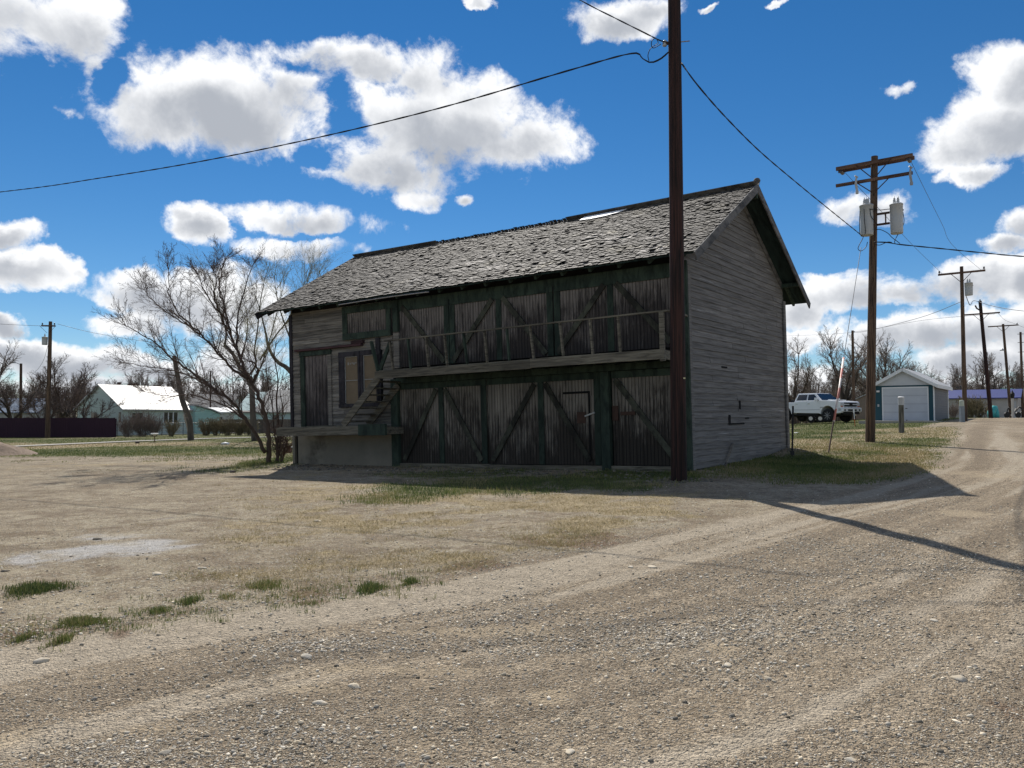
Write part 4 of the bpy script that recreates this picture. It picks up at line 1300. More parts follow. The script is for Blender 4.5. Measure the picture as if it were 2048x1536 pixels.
p8, p8b, p8t, p8a = make_pole('wooden pole with a transformer in front of the dark purple fence', 95, ground_at(95, 876).y, 101, 643, .19, .12, base=ground_at(95, 876))
c = p8a(652)
arm(p8, c, .50, d=Vector((1, .15, 0)).normalized(), h=.11)
for s in (-1, 1): insulator(p8, c + Vector((.46 * s, 0, .05)) - BXD * .14)
transformer(p8, p8a(690) + Vector((-.34, -.1, 0)), .20, .62, 1, Vector((1, 0, 0)))
p9 = thing('street_light', 'wooden street light pole with a short lamp arm beyond the purple fence', 'street light', foot(42, 84))
tp = at(42, 727, 84) - foot(42, 84)
MB().tube([(0, 0, -.2), tp], [.17, .13], 10).build('shaft', M['pole'], p9)
MB().tube([tp - Vector((0, 0, .15)), tp + Vector((-.45, 0, .05)), tp + Vector((-.75, 0, .12))], .03, 6).build('lamp_arm', M['steel'], p9)
MB().box(tp.x - 1.0, tp.x - .6, -.1, .1, tp.z + .04, tp.z + .16).build('lamp_head', M['grey_tank'], p9, bevel=.03)
p10, _, _, _ = make_pole('thin distant pole between the bare trees left of the barn', 421, 95, 421, 742, .10, .08, 'pole_red')

def line(name, label, pts, r, mat='wire', cat='power line', twist=0, group=None):
    """pts: (photo x, y, distance)"""
    W_ = [at(*p) for p in pts]
    P = curve(W_, 60)
    base = P[0].copy()
    mb = MB()
    if not twist:
        mb.tube([p - base for p in P], r, 6)
    else:
        # two or three conductors laid round each other
        S = [0]
        for a, b in zip(P[:-1], P[1:]): S.append(S[-1] + (b - a).length)
        tot = S[-1]
        n = int(tot / 0.09)
        for k in range(twist):
            q = []
            j = 0
            for i in range(n + 1):
                s = tot * i / n
                while j < len(S) - 2 and S[j + 1] < s: j += 1
                f_ = (s - S[j]) / max(1e-6, S[j + 1] - S[j])
                p = P[j].lerp(P[j + 1], f_)
                d = (P[j + 1] - P[j]).normalized()
                a_ = d.cross(Vector((0, 0, 1))).normalized(); b_ = d.cross(a_)
                ph = s * 2 * math.pi / 1.25 + k * 2 * math.pi / twist
                q.append(p + (a_ * math.cos(ph) + b_ * math.sin(ph)) * r * .62 - base)
            mb.tube(q, r, 5)
    o = mb.build(name, M[mat], None, loc=base, smooth=True, recalc=False)
    return tag(o, label, cat, group)
d1_ = p1b.y
line('power_cable', 'thick twisted cable sagging from the near pole to the picture edge above the lawn', [(1337, 104, d1_ - .1), (1322, 117, d1_), (1302, 125, d1_), (1285, 117, d1_ + .1), (1262, 107, d1_ + .2), (1130, 143, 15.0), (880, 216, 16.8), (640, 274, 19), (400, 323, 21.8), (200, 356, 24.6), (0, 384, 28), (-400, 425, 38), (-900, 460, 60)], .0115, 'cable', twist=2)
line('power_cable', 'twisted cable rising from the near pole towards the top of the picture', [(1332, 84, d1_), (1318, 80, d1_ - .1), (1290, 66, 14.2), (1230, 36, 14.8), (1160, 0, 15.6), (1000, -90, 17.5), (700, -280, 21)], .009, 'cable', twist=2)
line('power_cable', 'twisted cable running from the near pole down to the pole with two transformers', [(1362, 125, d1_ + .1), (1395, 170, 15.0), (1450, 233, 16.4), (1520, 303, 18.4), (1600, 371, 20.8), (1670, 428, 23.3), (1726, 473, D2 - .5)], .0105, 'cable', twist=2)
line('power_cable', 'twisted cable leaving the two transformers towards the picture edge', [(1748, 484, D2 - .3), (1775, 485, D2 - .4), (1800, 489, D2 - .5), (1880, 497, D2 - .5), (1960, 505, D2 - .3), (2048, 513, D2), (2300, 530, D2 + 1.5), (2700, 545, D2 + 4)], .015, 'cable', twist=2)
line('loop_wire', 'thin looped wire beside the insulator of the near pole', [(1322, 88, d1_ - .1), (1306, 96, d1_ - .1), (1303, 84, d1_ - .12), (1310, 76, d1_ - .1), (1316, 86, d1_ - .1), (1302, 96, d1_ - .1), (1296, 110, d1_ - .08), (1298, 122, d1_ - .05)], .008, 'cable', cat='wire')
g = 'thin power lines along the alley'
line('power_line', 'thin line from the upper crossarm down to the slim pole with one transformer', [(1823, 325, D2 - .8), (1850, 380, 29), (1885, 450, 34), (1905, 490, 38), (1962, 540, 46)], .008, group=g)
line('power_line', 'faint line from the upper crossarm to the left arm end of the slim pole', [(1690, 345, D2 + .7), (1760, 420, 30), (1830, 495, 36), (1884, 547, 47)], .008, group=g)
line('power_line', 'cable between the slim pole and the dark leaning pole', [(1932, 592, 46.3), (1940, 610, 48), (1946, 602, 54), (1956, 603, 61.6), (1985, 612, 56), (2048, 622, 50), (2200, 630, 40)], .022, group=g)
line('power_line', 'thin line from the slim pole across the sky to the service pole behind the pickup', [(1928, 601, 46.5), (1850, 632, 52), (1760, 656, 59), (1722, 664, 64), (1708, 664, 66)], .016, group=g)
line('power_line', 'faint line from the leaning pole towards the service pole low over the garage', [(1990, 628, 62), (1850, 640, 66), (1700, 665, 75), (1570, 672, 85)], .012, group=g)
line('power_line', 'thin line between the two leaning poles of the alley', [(1994, 624, 61.5), (2010, 640, 70), (2031, 648, 77.5), (2048, 655, 82)], .012, group=g)
g = 'thin power lines on the left'
line('power_line', 'thin line from the pole at the purple fence into the bare tree', [(115, 648, DL - 1), (200, 668, 56), (350, 690, 58), (560, 705, 62), (700, 712, 66)], .012, group=g)
line('power_line', 'thin line from the pole at the purple fence to the left picture edge', [(90, 652, DL), (40, 650, 54), (0, 648, 53), (-150, 640, 50)], .012, group=g)
line('drop_wire', 'slack service wire from the left pole down to the houses', [(96, 690, DL), (88, 718, 62), (76, 738, 70), (62, 750, 78)], .012, cat='wire')
# guy wire with its striped guard
gb = ground_at(1657, 906)
gt = at(1722, 495, D2)
guy = thing('guy_wire', 'steel guy wire with a red and white striped guard, slanting to the grass', 'guy wire', gb)
MB().tube([Vector((0, 0, -.05)), gt - gb], .010, 6).build('wire', M['wire'], guy)
ax = (gt - gb)
def m_stripe():
    m, t, p = new_mat('red_white_guard')
    sp = t.n('ShaderNodeSeparateXYZ'); t.link(attr(t, 'loc', 'Vector'), sp.inputs[0])
    nz = t.noise(attr(t, 'loc', 'Vector'), 9.0, 3)
    fr_ = t.math('FRACT', t.math('MULTIPLY_ADD', nz, .15, t.math('MULTIPLY', sp.outputs[2], 1.6)))
    c_ = t.mix(t.sstep(fr_, .45, .55), (0.62, 0.56, 0.52), (0.50, 0.16, 0.12))
    t.link(c_, p.inputs['Base Color']); p.inputs['Roughness'].default_value = .5
    return m
MB().tube([ax * .12 + Vector((.004, -.01, 0)), ax * .25 + Vector((.012, -.02, 0)), ax * .395 + Vector((0, -.01, 0))], .034, 8).build('guard', m_stripe(), guy, smooth=True)
MB().tube([ax * .0, ax * .12], .022, 8).build('anchor_rod', M['rust'], guy)
# small posts of the grass plot
b = ground_at(1584, 914)
fp = thing('steel_post', 'thin dark steel fence post beside the back corner of the barn', 'post', b)
MB().beam((0, 0, -.2), at(1586, 812, b.y) - b, .045, .035).build('shaft', M['black_trim'], fp)
MB().box(-.05, .05, -.035, -.02, .06, .16).build('plate', M['black_trim'], fp)
b = ground_at(1803, 866)
wp = thing('wooden_post', 'short grey wooden post with a white capped top in front of the garage', 'post', b)
tp = at(1802, 793, b.y) - b
MB().tube([Vector((0, 0, -.2)), tp * .80], [.115, .105], 14).build('shaft', M['pole'], wp).data.materials[0] = wood('grey_post_timber', (.17, .165, .14), (.05, .048, .04), (18, 18, 1.5), .6)
MB().tube([tp * .765, tp * .97], [.125, .125], 14).build('collar', M['grey_tank'], wp)
MB().lathe(tp * .97, [(.127, 0), (.13, .02), (.09, .045), (.02, .05)], 14).build('cap', M['white_paint'], wp)
b = foot(1924, 45.3)
pd = thing('utility_pedestal', 'grey utility pedestal at the foot of the slim pole', 'pedestal', b)
tp = (at(1921, 800, b.y) - b).z
MB().box(-.11, .11, -.11, .11, -.1, tp * .72).build('box', plain('blue_grey_pedestal', (.20, .23, .25), .5), pd, bevel=.015)
MB().lathe((0, 0, tp * .72), [(.13, 0), (.13, .3), (.11, .34), (.03, .36)], 14).build('cap', plain('pale_green_cap', (.42, .46, .38), .5), pd)
b = ground_at(1710, 853)
mk = thing('marker_stake', 'thin orange and white marker stake in the grass in front of the pickup', 'marker', b)
MB().tube([(0, 0, 0), (-.02, 0, .42)], .022, 6).build('lower_part', M['amber'], mk)
MB().tube([(-.02, 0, .42), (-.05, 0, .85)], .022, 6).build('upper_part', M['white_paint'], mk)
MB().box(-.09, -.01, -.01, .01, .78, .98).build('flag', M['white_paint'], mk)

# ================================================================== buildings
def rot_thing(name, label, cat, loc, ang, group=None):
    o = thing(name, label, cat, loc, group)
    o.rotation_euler[2] = ang
    return o
def lap_mat(name, col, pitch=0.15, vertical=False, rough=.7, groove=-.12):
    m, t, p = new_mat(name)
    L_ = attr(t, 'loc', 'Vector')
    sp = t.n('ShaderNodeSeparateXYZ'); t.link(L_, sp.inputs[0])
    co = sp.outputs[2] if not vertical else t.math('ADD', sp.outputs[0], sp.outputs[1])
    fr_ = t.math('FRACT', t.math('DIVIDE', co, pitch))
    nz = t.noise(L_, 1.3, 4)
    c_ = t.mulc((*col,), t.math('MULTIPLY_ADD', nz, .3, .85))
    c_ = t.mulc(c_, t.math('MULTIPLY_ADD', t.math('LESS_THAN', fr_, .13), groove, 1.0))  # dark line at each seam: its shadow is painted into the colour
    t.link(c_, p.inputs['Base Color'])
    p.inputs['Roughness'].default_value = rough
    p.inputs['Specular IOR Level'].default_value = .2
    bump(t, p, fr_, 0.03, 1.0)
    return m
def gable_house(root, W, L, eave, ridge, wall, roof, over=.3, overg=.3, th=.10, roof_name='roof', y0=0.0, drop=-1.0):
    """gable wall in the x-z plane at y0, ridge along y"""
    MB().prism([(0, drop), (W, drop), (W, eave), (W / 2, ridge), (0, eave)], 'y', y0, y0 + L).build('wall', wall, root)
    sl = (ridge - eave) / (W / 2)
    mb = MB()
    for s in (-1, 1):
        xe = W / 2 + s * (W / 2 + over)
        ze = eave - over * sl
        mb.prism([(W / 2, ridge + .02), (xe, ze + .02), (xe, ze + .02 + th), (W / 2, ridge + .02 + th)], 'y', y0 - overg, y0 + L + overg)
    return mb.build(roof_name, roof, root)
m_white_side = plain('white_siding', (0.52, 0.53, 0.54), .6, var=.05)
m_roof_white = lap_mat('white_ribbed_metal_roof', (0.46, 0.46, 0.455), .35, True, .5, -.5)
m_teal = plain('dark_teal_paint', (0.020, 0.068, 0.088), .6, var=.08)
m_greylap = lap_mat('grey_lap_siding', (0.185, 0.195, 0.215), .16)
m_doorpanel = lap_mat('white_sectional_door', (0.50, 0.52, 0.55), .53)
gc = foot(1868, 48.3)
gar = rot_thing('garage', 'small white gabled garage with dark teal trim and a closed white door', 'garage', gc - AX * 3.4, math.atan2(AX.y, AX.x))
W_, E_, R_ = 3.4, 2.33, 3.28
gable_house(gar, W_, 6.2, E_, R_, m_greylap, m_roof_white, .27, .28, .09)
MB().box(0, W_, -.03, -.003, -1.0, E_).build('front_wall', m_teal, gar)
MB().prism([(.02, E_ - .05), (W_ - .02, E_ - .05), (W_ / 2, R_ - .03)], 'y', -.06, -.032).build('gable_panel', m_white_side, gar)
sl = (R_ - E_) / (W_ / 2)
for s in (-1, 1):
    x1 = W_ / 2 + s * (W_ / 2 + .29)
    MB().beam((W_ / 2, -.295, R_ + .0), (x1, -.295, E_ - .29 * sl + .0), .03, .19, side=(0, 1, 0)).build('bargeboard', M['white_paint'], gar)
MB().box(W_ + .22, W_ + .275, -.25, 6.4, E_ - .26, E_ - .06).build('fascia', M['white_paint'], gar)
MB().box(W_ - .012, W_ + .03, -.05, .20, -1, E_ - .03).build('corner_trim', M['white_paint'], gar)
MB().box(W_ - .012, W_ + .03, 6.05, 6.22, -1, E_ - .03).build('corner_trim', M['white_paint'], gar)
gd = MB().box(.50, 3.07, -.055, -.032, -.02, 2.1).build('garage_door', m_doorpanel, gar)
MB().box(.44, .50, -.075, -.032, -.02, 2.18).box(3.07, 3.13, -.075, -.032, -.02, 2.18).box(.50, 3.07, -.075, -.032, 2.1, 2.18).build('door_frame', M['white_paint'], gar)
MB().box(1.80, 1.92, -.085, -.056, .78, .82).build('handle', M['black_trim'], gd)
MB().box(1.82, 1.90, -.07, -.056, 0.02, .07).build('latch', M['black_trim'], gd)
MB().box(.12, .30, -.12, -.032, 1.86, 1.98).build('lamp', M['white_paint'], gar, bevel=.02)
MB().box(.16, .26, -.06, -.032, .92, 1.08).build('outlet_box', M['grey_tank'], gar)
MB().box(-.3, 4.0, -3.2, -.08, -.25, .015).build('apron', M['walk'], gar)

sh_ = rot_thing('garden_shed', 'tan shed with a white metal roof behind the white pickup', 'shed', foot(1715, 63), -.5)
gable_house(sh_, 2.6, 3.2, 1.75, 2.35, plain('tan_shed_wall', (.22, .17, .13), .8), m_roof_white, .12, .12, .06)
# low building with the blue roof, and the ones behind it
m_blue = lap_mat('blue_metal_roof', (0.045, 0.060, 0.20), .4, True, .5)
bl = rot_thing('blue_roof_building', 'long low white building with a blue roof beyond the garage', 'building', foot(1897, 88), math.atan2(BXD.y, BXD.x) - math.pi / 2)
m_dirty = plain('dirty_white_wall', (.42, .40, .37), .8, var=.2, scale=1.2)
o = MB().prism([(0, -1), (4.6, -1), (4.6, 2.2), (2.3, 3.05), (0, 2.2)], 'x', 0, 6.7).build('wall', m_dirty, bl)
mb = MB()
mb.prism([(-.3, 2.12), (2.3, 3.12), (2.3, 3.22), (-.3, 2.22)], 'x', -.3, 7.0).prism([(4.9, 2.12), (2.3, 3.12), (2.3, 3.22), (4.9, 2.22)], 'x', -.3, 7.0)
mb.build('roof', m_blue, bl)
MB().box(5.9, 6.5, -.03, -.003, 0, 1.8).build('door', M['grey_tank'], bl)
be = rot_thing('beige_building', 'beige building with a dark window at the far end of the alley', 'building', foot(2020, 98), math.atan2(BXD.y, BXD.x) - math.pi / 2)
MB().prism([(0, -1), (5, -1), (5, 2.4), (2.5, 3.4), (0, 2.4)], 'x', 0, 9).build('wall', plain('beige_wall', (.40, .37, .32), .8), be)
MB().prism([(-.3, 2.35), (2.5, 3.5), (2.5, 3.6), (-.3, 2.45)], 'x', -.3, 9.3).prism([(5.3, 2.35), (2.5, 3.5), (2.5, 3.6), (5.3, 2.45)], 'x', -.3, 9.3).build('roof', plain('brown_roof', (.16, .13, .11), .8), be)
MB().box(1.2, 1.9, -.03, -.003, 1.0, 1.8).build('window', M['glass'], be)
ge = rot_thing('green_roof_building', 'building with a pale green metal roof behind the far poles', 'building', foot(2004, 120), math.atan2(BXD.y, BXD.x) - math.pi / 2)
MB().prism([(0, -1), (5, -1), (5, 3.2), (2.5, 4.4), (0, 3.2)], 'x', 0, 6).build('wall', m_dirty, ge)
MB().prism([(-.3, 3.1), (2.5, 4.5), (2.5, 4.6), (-.3, 3.2)], 'x', -.3, 6.3).prism([(5.3, 3.1), (2.5, 4.5), (2.5, 4.6), (5.3, 3.2)], 'x', -.3, 6.3).build('roof', plain('pale_green_roof', (.16, .36, .28), .5), ge)
ch = rot_thing('dark_house', 'dark house gable with a chimney behind the garage roof', 'house', foot(1884, 110), -.6)
gable_house(ch, 4, 6, 3.4, 4.6, plain('dark_blue_wall', (.06, .08, .11), .8), plain('dark_roof', (.07, .07, .08), .8))
b = foot(1990, 74)
tp_ = rot_thing('teal_tarp_boat', 'teal covered hull leaning against the low white building', 'boat', b, .3)
mb = MB()
mb.tube([(-.45, 0, .0), (-.42, 0, .55), (-.1, 0, .95), (.25, .05, 1.0)], [.32, .36, .30, .16], 10)
mb.tube([(.1, 0, 0), (.15, .05, .5), (.2, .05, .95)], [.34, .30, .18], 10)
mb.build('hull', plain('teal_cover', (.05, .34, .34), .5), tp_, smooth=True)
b = foot(2026, 76)
fw = rot_thing('tangled_frame', 'dark metal frame of scrap beside the leaning alley pole', 'scrap frame', b, .2)
mb = MB()
for (a, c_) in (((-.9, 0, .1), (-.5, 0, 1.0)), ((-.5, 0, 1.0), (.1, 0, .5)), ((.1, 0, .5), (.8, 0, 1.1)), ((-.9, 0, .5), (.9, 0, .35)), ((.8, 0, 1.1), (1.1, 0, .8)), ((-.2, 0, .2), (.5, .1, .9)), ((.5, 0, .1), (1.0, 0, .6))):
    mb.tube([a, c_], .06, 6)
mb.tube([(-.7, .05, .3), (-.7, -.05, .3)], .3, 14); mb.tube([(.6, .05, .3), (.6, -.05, .3)], .3, 14)
mb.build('bars', M['black_trim'], fw)
b = foot(2026, 75.2)
ps = thing('bird_post', 'weathered square post with a dark top beside the scrap frame', 'post', b)
MB().box(-.09, .09, -.09, .09, -.1, 1.9).build('shaft', m_dirty, ps)
MB().lathe((0, 0, 1.9), [(.1, 0), (.18, .2), (.2, .45), (.08, .65), (.02, .8)], 8).build('top', M['black_trim'], ps)

# mint house on the left with a bright metal roof
m_mint = lap_mat('mint_siding', (0.56, 0.645, 0.605), .16)
m_mint2 = lap_mat('teal_siding', (0.40, 0.62, 0.58), .16)
ang = math.radians(-30)
ex = Vector((math.cos(ang), math.sin(ang), 0)); ey = Vector((-ex.y, ex.x, 0))
corner = foot(245, 66)
mh = rot_thing('mint_house', 'mint green house with a bright ribbed metal roof behind the purple fence', 'house', corner - ex * 6.6, ang)
rf = gable_house(mh, 6.6, 6.8, 2.35, 4.35, m_mint, m_roof_white, .35, .25)
MB().tube([(2.6, 2.2, 4.0), (2.6, 2.2, 4.75)], .16, 8).build('vent_pipe', M['rust'], rf)
MB().box(2.5, 3.0, 3.1, 3.7, 4.0, 4.65).build('chimney', M['rust'], rf)
for (y0, y1) in ((3.95, 4.35), (4.45, 4.85), (4.95, 5.35)):
    wn = MB().box(6.603, 6.64, y0, y1, 1.05, 2.0).build('window', M['glass'], mh)
    MB().box(6.605, 6.66, y0 - .05, y0, 1.0, 2.05).box(6.605, 6.66, y1, y1 + .05, 1.0, 2.05).build('frame', M['white_paint'], wn)
MB().box(6.603, 6.63, .9, 1.9, .9, 1.95).build('window', M['glass'], mh)
MB().box(6.1, 6.4, -.03, -.003, 1.1, 2.0).build('window', M['glass'], mh)
MB().box(2.1, 2.9, -.03, -.003, 1.1, 2.0).build('window', M['glass'], mh)
MB().prism([(6.8, -1), (9.6, -1), (9.6, 1.85), (8.6, 2.2), (6.8, 2.6)], 'x', 2.5, 7.2).build('wing', m_mint2, mh)
MB().prism([(6.8, 2.65), (8.6, 2.25), (9.8, 1.8), (9.8, 1.9), (8.6, 2.35), (6.8, 2.75)], 'x', 2.3, 7.4).build('wing_roof', m_roof_white, mh)
MB().prism([(-2.6, -1), (0, -1), (0, 2.2), (-2.6, 2.2)], 'y', 3.0, 7.5).build('side_wing', m_mint, mh)
MB().prism([(-3.0, 2.2), (0.2, 3.35), (.2, 3.45), (-3.0, 2.3)], 'y', 2.7, 7.6).build('side_roof', m_roof_white, mh)
h2 = rot_thing('blue_roof_house', 'white house with a pale blue roof half hidden by bare trees beyond the fence', 'house', foot(-70, 98), .25)
MB().prism([(0, -1), (7, -1), (7, 2.2), (3.5, 3.9), (0, 2.2)], 'x', 0, 8.2).build('wall', m_dirty, h2)
MB().prism([(-.4, 2.1), (3.5, 4.0), (3.5, 4.1), (-.4, 2.2)], 'x', -.3, 8.5).prism([(7.4, 2.1), (3.5, 4.0), (3.5, 4.1), (7.4, 2.2)], 'x', -.3, 8.5).build('roof', plain('slate_blue_roof', (.10, .14, .20), .6), h2)
MB().box(5.5, 6.1, -.03, -.003, .2, 2.0).build('door', M['glass'], h2)
h3 = rot_thing('white_house', 'low white house with a dark square window behind the clipped bushes', 'house', foot(388, 84), -.15)
MB().prism([(0, -1), (5, -1), (5, 2.1), (2.5, 2.5), (0, 2.1)], 'x', 0, 6.2).build('wall', plain('cream_wall', (.50, .49, .46), .8), h3)
MB().prism([(-.3, 2.05), (2.5, 2.55), (2.5, 2.65), (-.3, 2.15)], 'x', -.2, 6.4).prism([(5.3, 2.05), (2.5, 2.55), (2.5, 2.65), (5.3, 2.15)], 'x', -.2, 6.4).build('roof', M['white_paint'], h3)
MB().box(2.7, 3.3, -.04, -.003, 1.0, 1.6).build('window', M['glass'], h3)
h4 = rot_thing('grey_roof_house', 'house with a steep grey shingle roof between the white house and the mint house', 'house', foot(372, 98), -.1)
MB().prism([(0, -1), (6, -1), (6, 2.4), (3, 4.4), (0, 2.4)], 'x', 0, 5.4).build('wall', m_dirty, h4)
MB().prism([(-.4, 2.3), (3, 4.5), (3, 4.6), (-.4, 2.4)], 'x', -.3, 5.7).prism([(6.4, 2.3), (3, 4.5), (3, 4.6), (6.4, 2.4)], 'x', -.3, 5.7).build('roof', plain('grey_shingle_roof', (.24, .23, .22), .8, var=.2), h4)
h5 = rot_thing('pale_house', 'pale green house with a tall grey roof just left of the barn', 'house', foot(468, 80), -.12)
MB().prism([(0, -1), (7, -1), (7, 2.1), (3.5, 4.3), (0, 2.1)], 'x', 0, 7.6).build('wall', plain('pale_mint_wall', (.45, .56, .54), .8), h5)
MB().prism([(-.4, 2.0), (3.5, 4.4), (3.5, 4.5), (-.4, 2.1)], 'x', 2.2, 7.9).prism([(7.4, 2.0), (3.5, 4.4), (3.5, 4.5), (7.4, 2.1)], 'x', 2.2, 7.9).build('roof', plain('light_grey_roof', (.30, .295, .28), .8, var=.2), h5)
MB().prism([(-.3, 2.0), (1.2, 2.45), (1.2, 2.53), (-.3, 2.1)], 'x', -.2, 2.25).build('porch_roof', plain('dark_porch_roof', (.10, .09, .085), .8), h5)
MB().box(4.3, 4.9, -.03, -.003, 1.0, 1.8).build('window', M['glass'], h5)

# fences on the left
m_purple = lap_mat('dark_purple_fence', (0.040, 0.018, 0.030), .14, True)
fa, fb = foot(-160, 57.5), foot(231, 60.5)
pf_ = thing('purple_fence', 'solid dark purple board fence along the lawn', 'fence', fa)
d = fb - fa; Lf = d.length; dn = d.normalized(); nn = Vector((-dn.y, dn.x, 0)).normalized()
mb = MB()
n = int(Lf / .15)
for i in range(n):
    a = dn * (i * Lf / n); b_ = dn * ((i + .96) * Lf / n)
    h_ = 1.52 + R.uniform(-.012, .012)
    mb.box(0, 0, 0, 0, 0, 0) if False else mb.add([a - nn * .012 - Vector((0, 0, .3)), b_ - nn * .012 - Vector((0, 0, .3)), b_ + nn * .012 - Vector((0, 0, .3)), a + nn * .012 - Vector((0, 0, .3)), a - nn * .012 + Vector((0, 0, h_)), b_ - nn * .012 + Vector((0, 0, h_)), b_ + nn * .012 + Vector((0, 0, h_)), a + nn * .012 + Vector((0, 0, h_))],
           [(0, 3, 2, 1), (4, 5, 6, 7), (0, 1, 5, 4), (1, 2, 6, 5), (2, 3, 7, 6), (3, 0, 4, 7)], R.uniform(.8, 1.2))
mb.build('boards', m_purple, pf_)
mb = MB()
for i in range(8):
    a = dn * (i * Lf / 7) + nn * .06
    mb.box(a.x - .05, a.x + .05, a.y - .05, a.y + .05, a.z - .2, a.z + 1.45)
mb.build('posts', m_purple, pf_)
wa, wb = foot(235, 62), foot(520, 71)
wf = thing('wire_fence', 'low wire fence with thin posts in front of the bushes and the mint house', 'fence', wa)
mb = MB()
for zz, rr in ((1.08, .022), (.75, .007), (.45, .007), (.15, .007)):
    mb.tube([Vector((0, 0, zz)), wb - wa + Vector((0, 0, zz))], rr, 5)
mb.build('rails', M['wire'], wf)
for i in range(8):
    a = (wb - wa) * (i / 7)
    MB().tube([a - Vector((0, 0, .2)), a + Vector((0, 0, 1.12))], .028, 6).build('post', M['wire'], wf)
ba, bb = foot(440, 74), foot(600, 76)
bf_ = thing('board_fence', 'brown board fence in front of the pale green house', 'fence', ba)
mb = MB()
n = 60
for i in range(n):
    a = (bb - ba) * (i / n); b_ = (bb - ba) * ((i + .93) / n)
    mb.add([a + Vector((0, -.015, -.3)), b_ + Vector((0, -.015, -.3)), b_ + Vector((0, .015, -.3)), a + Vector((0, .015, -.3)), a + Vector((0, -.015, 1.35 + R.uniform(-.05, .03))), b_ + Vector((0, -.015, 1.35)), b_ + Vector((0, .015, 1.35)), a + Vector((0, .015, 1.35))],
           [(0, 3, 2, 1), (4, 5, 6, 7), (0, 1, 5, 4), (1, 2, 6, 5), (2, 3, 7, 6), (3, 0, 4, 7)], R.uniform(.6, 1.3))
mb.build('boards', plain('brown_fence_boards', (.13, .105, .085), .85), bf_)
# gravel heap, litter and the small things on the left lawn
hp = foot(-22, 32)
mb = MB()
nr, na = 14, 40
vs = [(0, 0, .62)]
for i in range(1, nr + 1):
    for k in range(na):
        a = 2 * math.pi * k / na
        rr = i / nr
        z = .62 * max(0, (math.cos(rr * math.pi) + 1) / 2) ** 1.1
        z += .10 * (1 - rr) * float(vnoise(np.array([rr * 3 * math.cos(a) * 2]), np.array([rr * 3 * math.sin(a) * 2]), 5)[0]) - .08 * rr
        vs.append((2.6 * rr * math.cos(a), 2.1 * rr * math.sin(a), z))
fs = [(0, 1 + k, 1 + (k + 1) % na) for k in range(na)]
for i in range(nr - 1):
    for k in range(na):
        fs.append((1 + i * na + k, 1 + (i + 1) * na + k, 1 + (i + 1) * na + (k + 1) % na, 1 + i * na + (k + 1) % na))
mb.add(vs, fs)
tag(mb.build('gravel_heap', plain('brown_gravel_heap', (.20, .15, .11), .95, var=.8, scale=9, bumpd=.12), loc=hp, smooth=True), 'low heap of brown gravel at the edge of the lawn', 'gravel heap')
def lump(name, label, cat, px, py, s, mat, h=.5, seed=0):
    rr = np.random.default_rng(seed)
    v = bv * (1 + .5 * (rr.random((12, 1)) - .5)) * np.array([s, s * .7, s * h])
    g_ = ground_at(px, py)
    o = MB().add([tuple(q) for q in v], [tuple(f_) for f_ in bf]).build(name, mat, loc=g_ + Vector((0, 0, s * h * .5)))
    return tag(o, label, cat)
lump('paper_scrap', 'crumpled white litter lying on the green lawn', 'litter', 450, 889, .26, M['white_paint'], .35, 1)
lump('rock', 'dark round rock beside the sidewalk', 'rock', 274, 887, .16, M['bark_dark'], .7, 2)
lump('pale_scrap', 'small pale scrap in the grass beside the steel post', 'litter', 1593, 866, .12, M['white_paint'], .2, 3)
lump('earth_clump', 'dark clump of earth on the dirt in front of the tree', 'earth clump', 465, 945, .10, M['bark_dark'], .4, 4)
b = ground_at(309, 884)
bb_ = thing('bird_bath', 'small white dish on a thin stake beside the sidewalk', 'dish', b)
MB().tube([(0, 0, -.1), (0, 0, .42)], .03, 6).build('stake', M['crossarm'], bb_)
MB().lathe((0, 0, .40), [(.05, 0), (.20, .08), (.24, .13), (.22, .15), (.08, .12)], 14).build('dish', M['white_paint'], bb_, smooth=True)
b = ground_at(577, 906)
wx = thing('brick_stack', 'low stack of reddish blocks beside the barn foundation', 'blocks', b)
MB().box(-.18, .12, -.1, .12, -.05, .22).build('blocks', plain('red_block', (.16, .085, .06), .9, var=.4), wx, bevel=.01)
MB().box(-.22, .14, -.12, .14, .221, .26).build('slab', M['white_paint'], wx, bevel=.008)

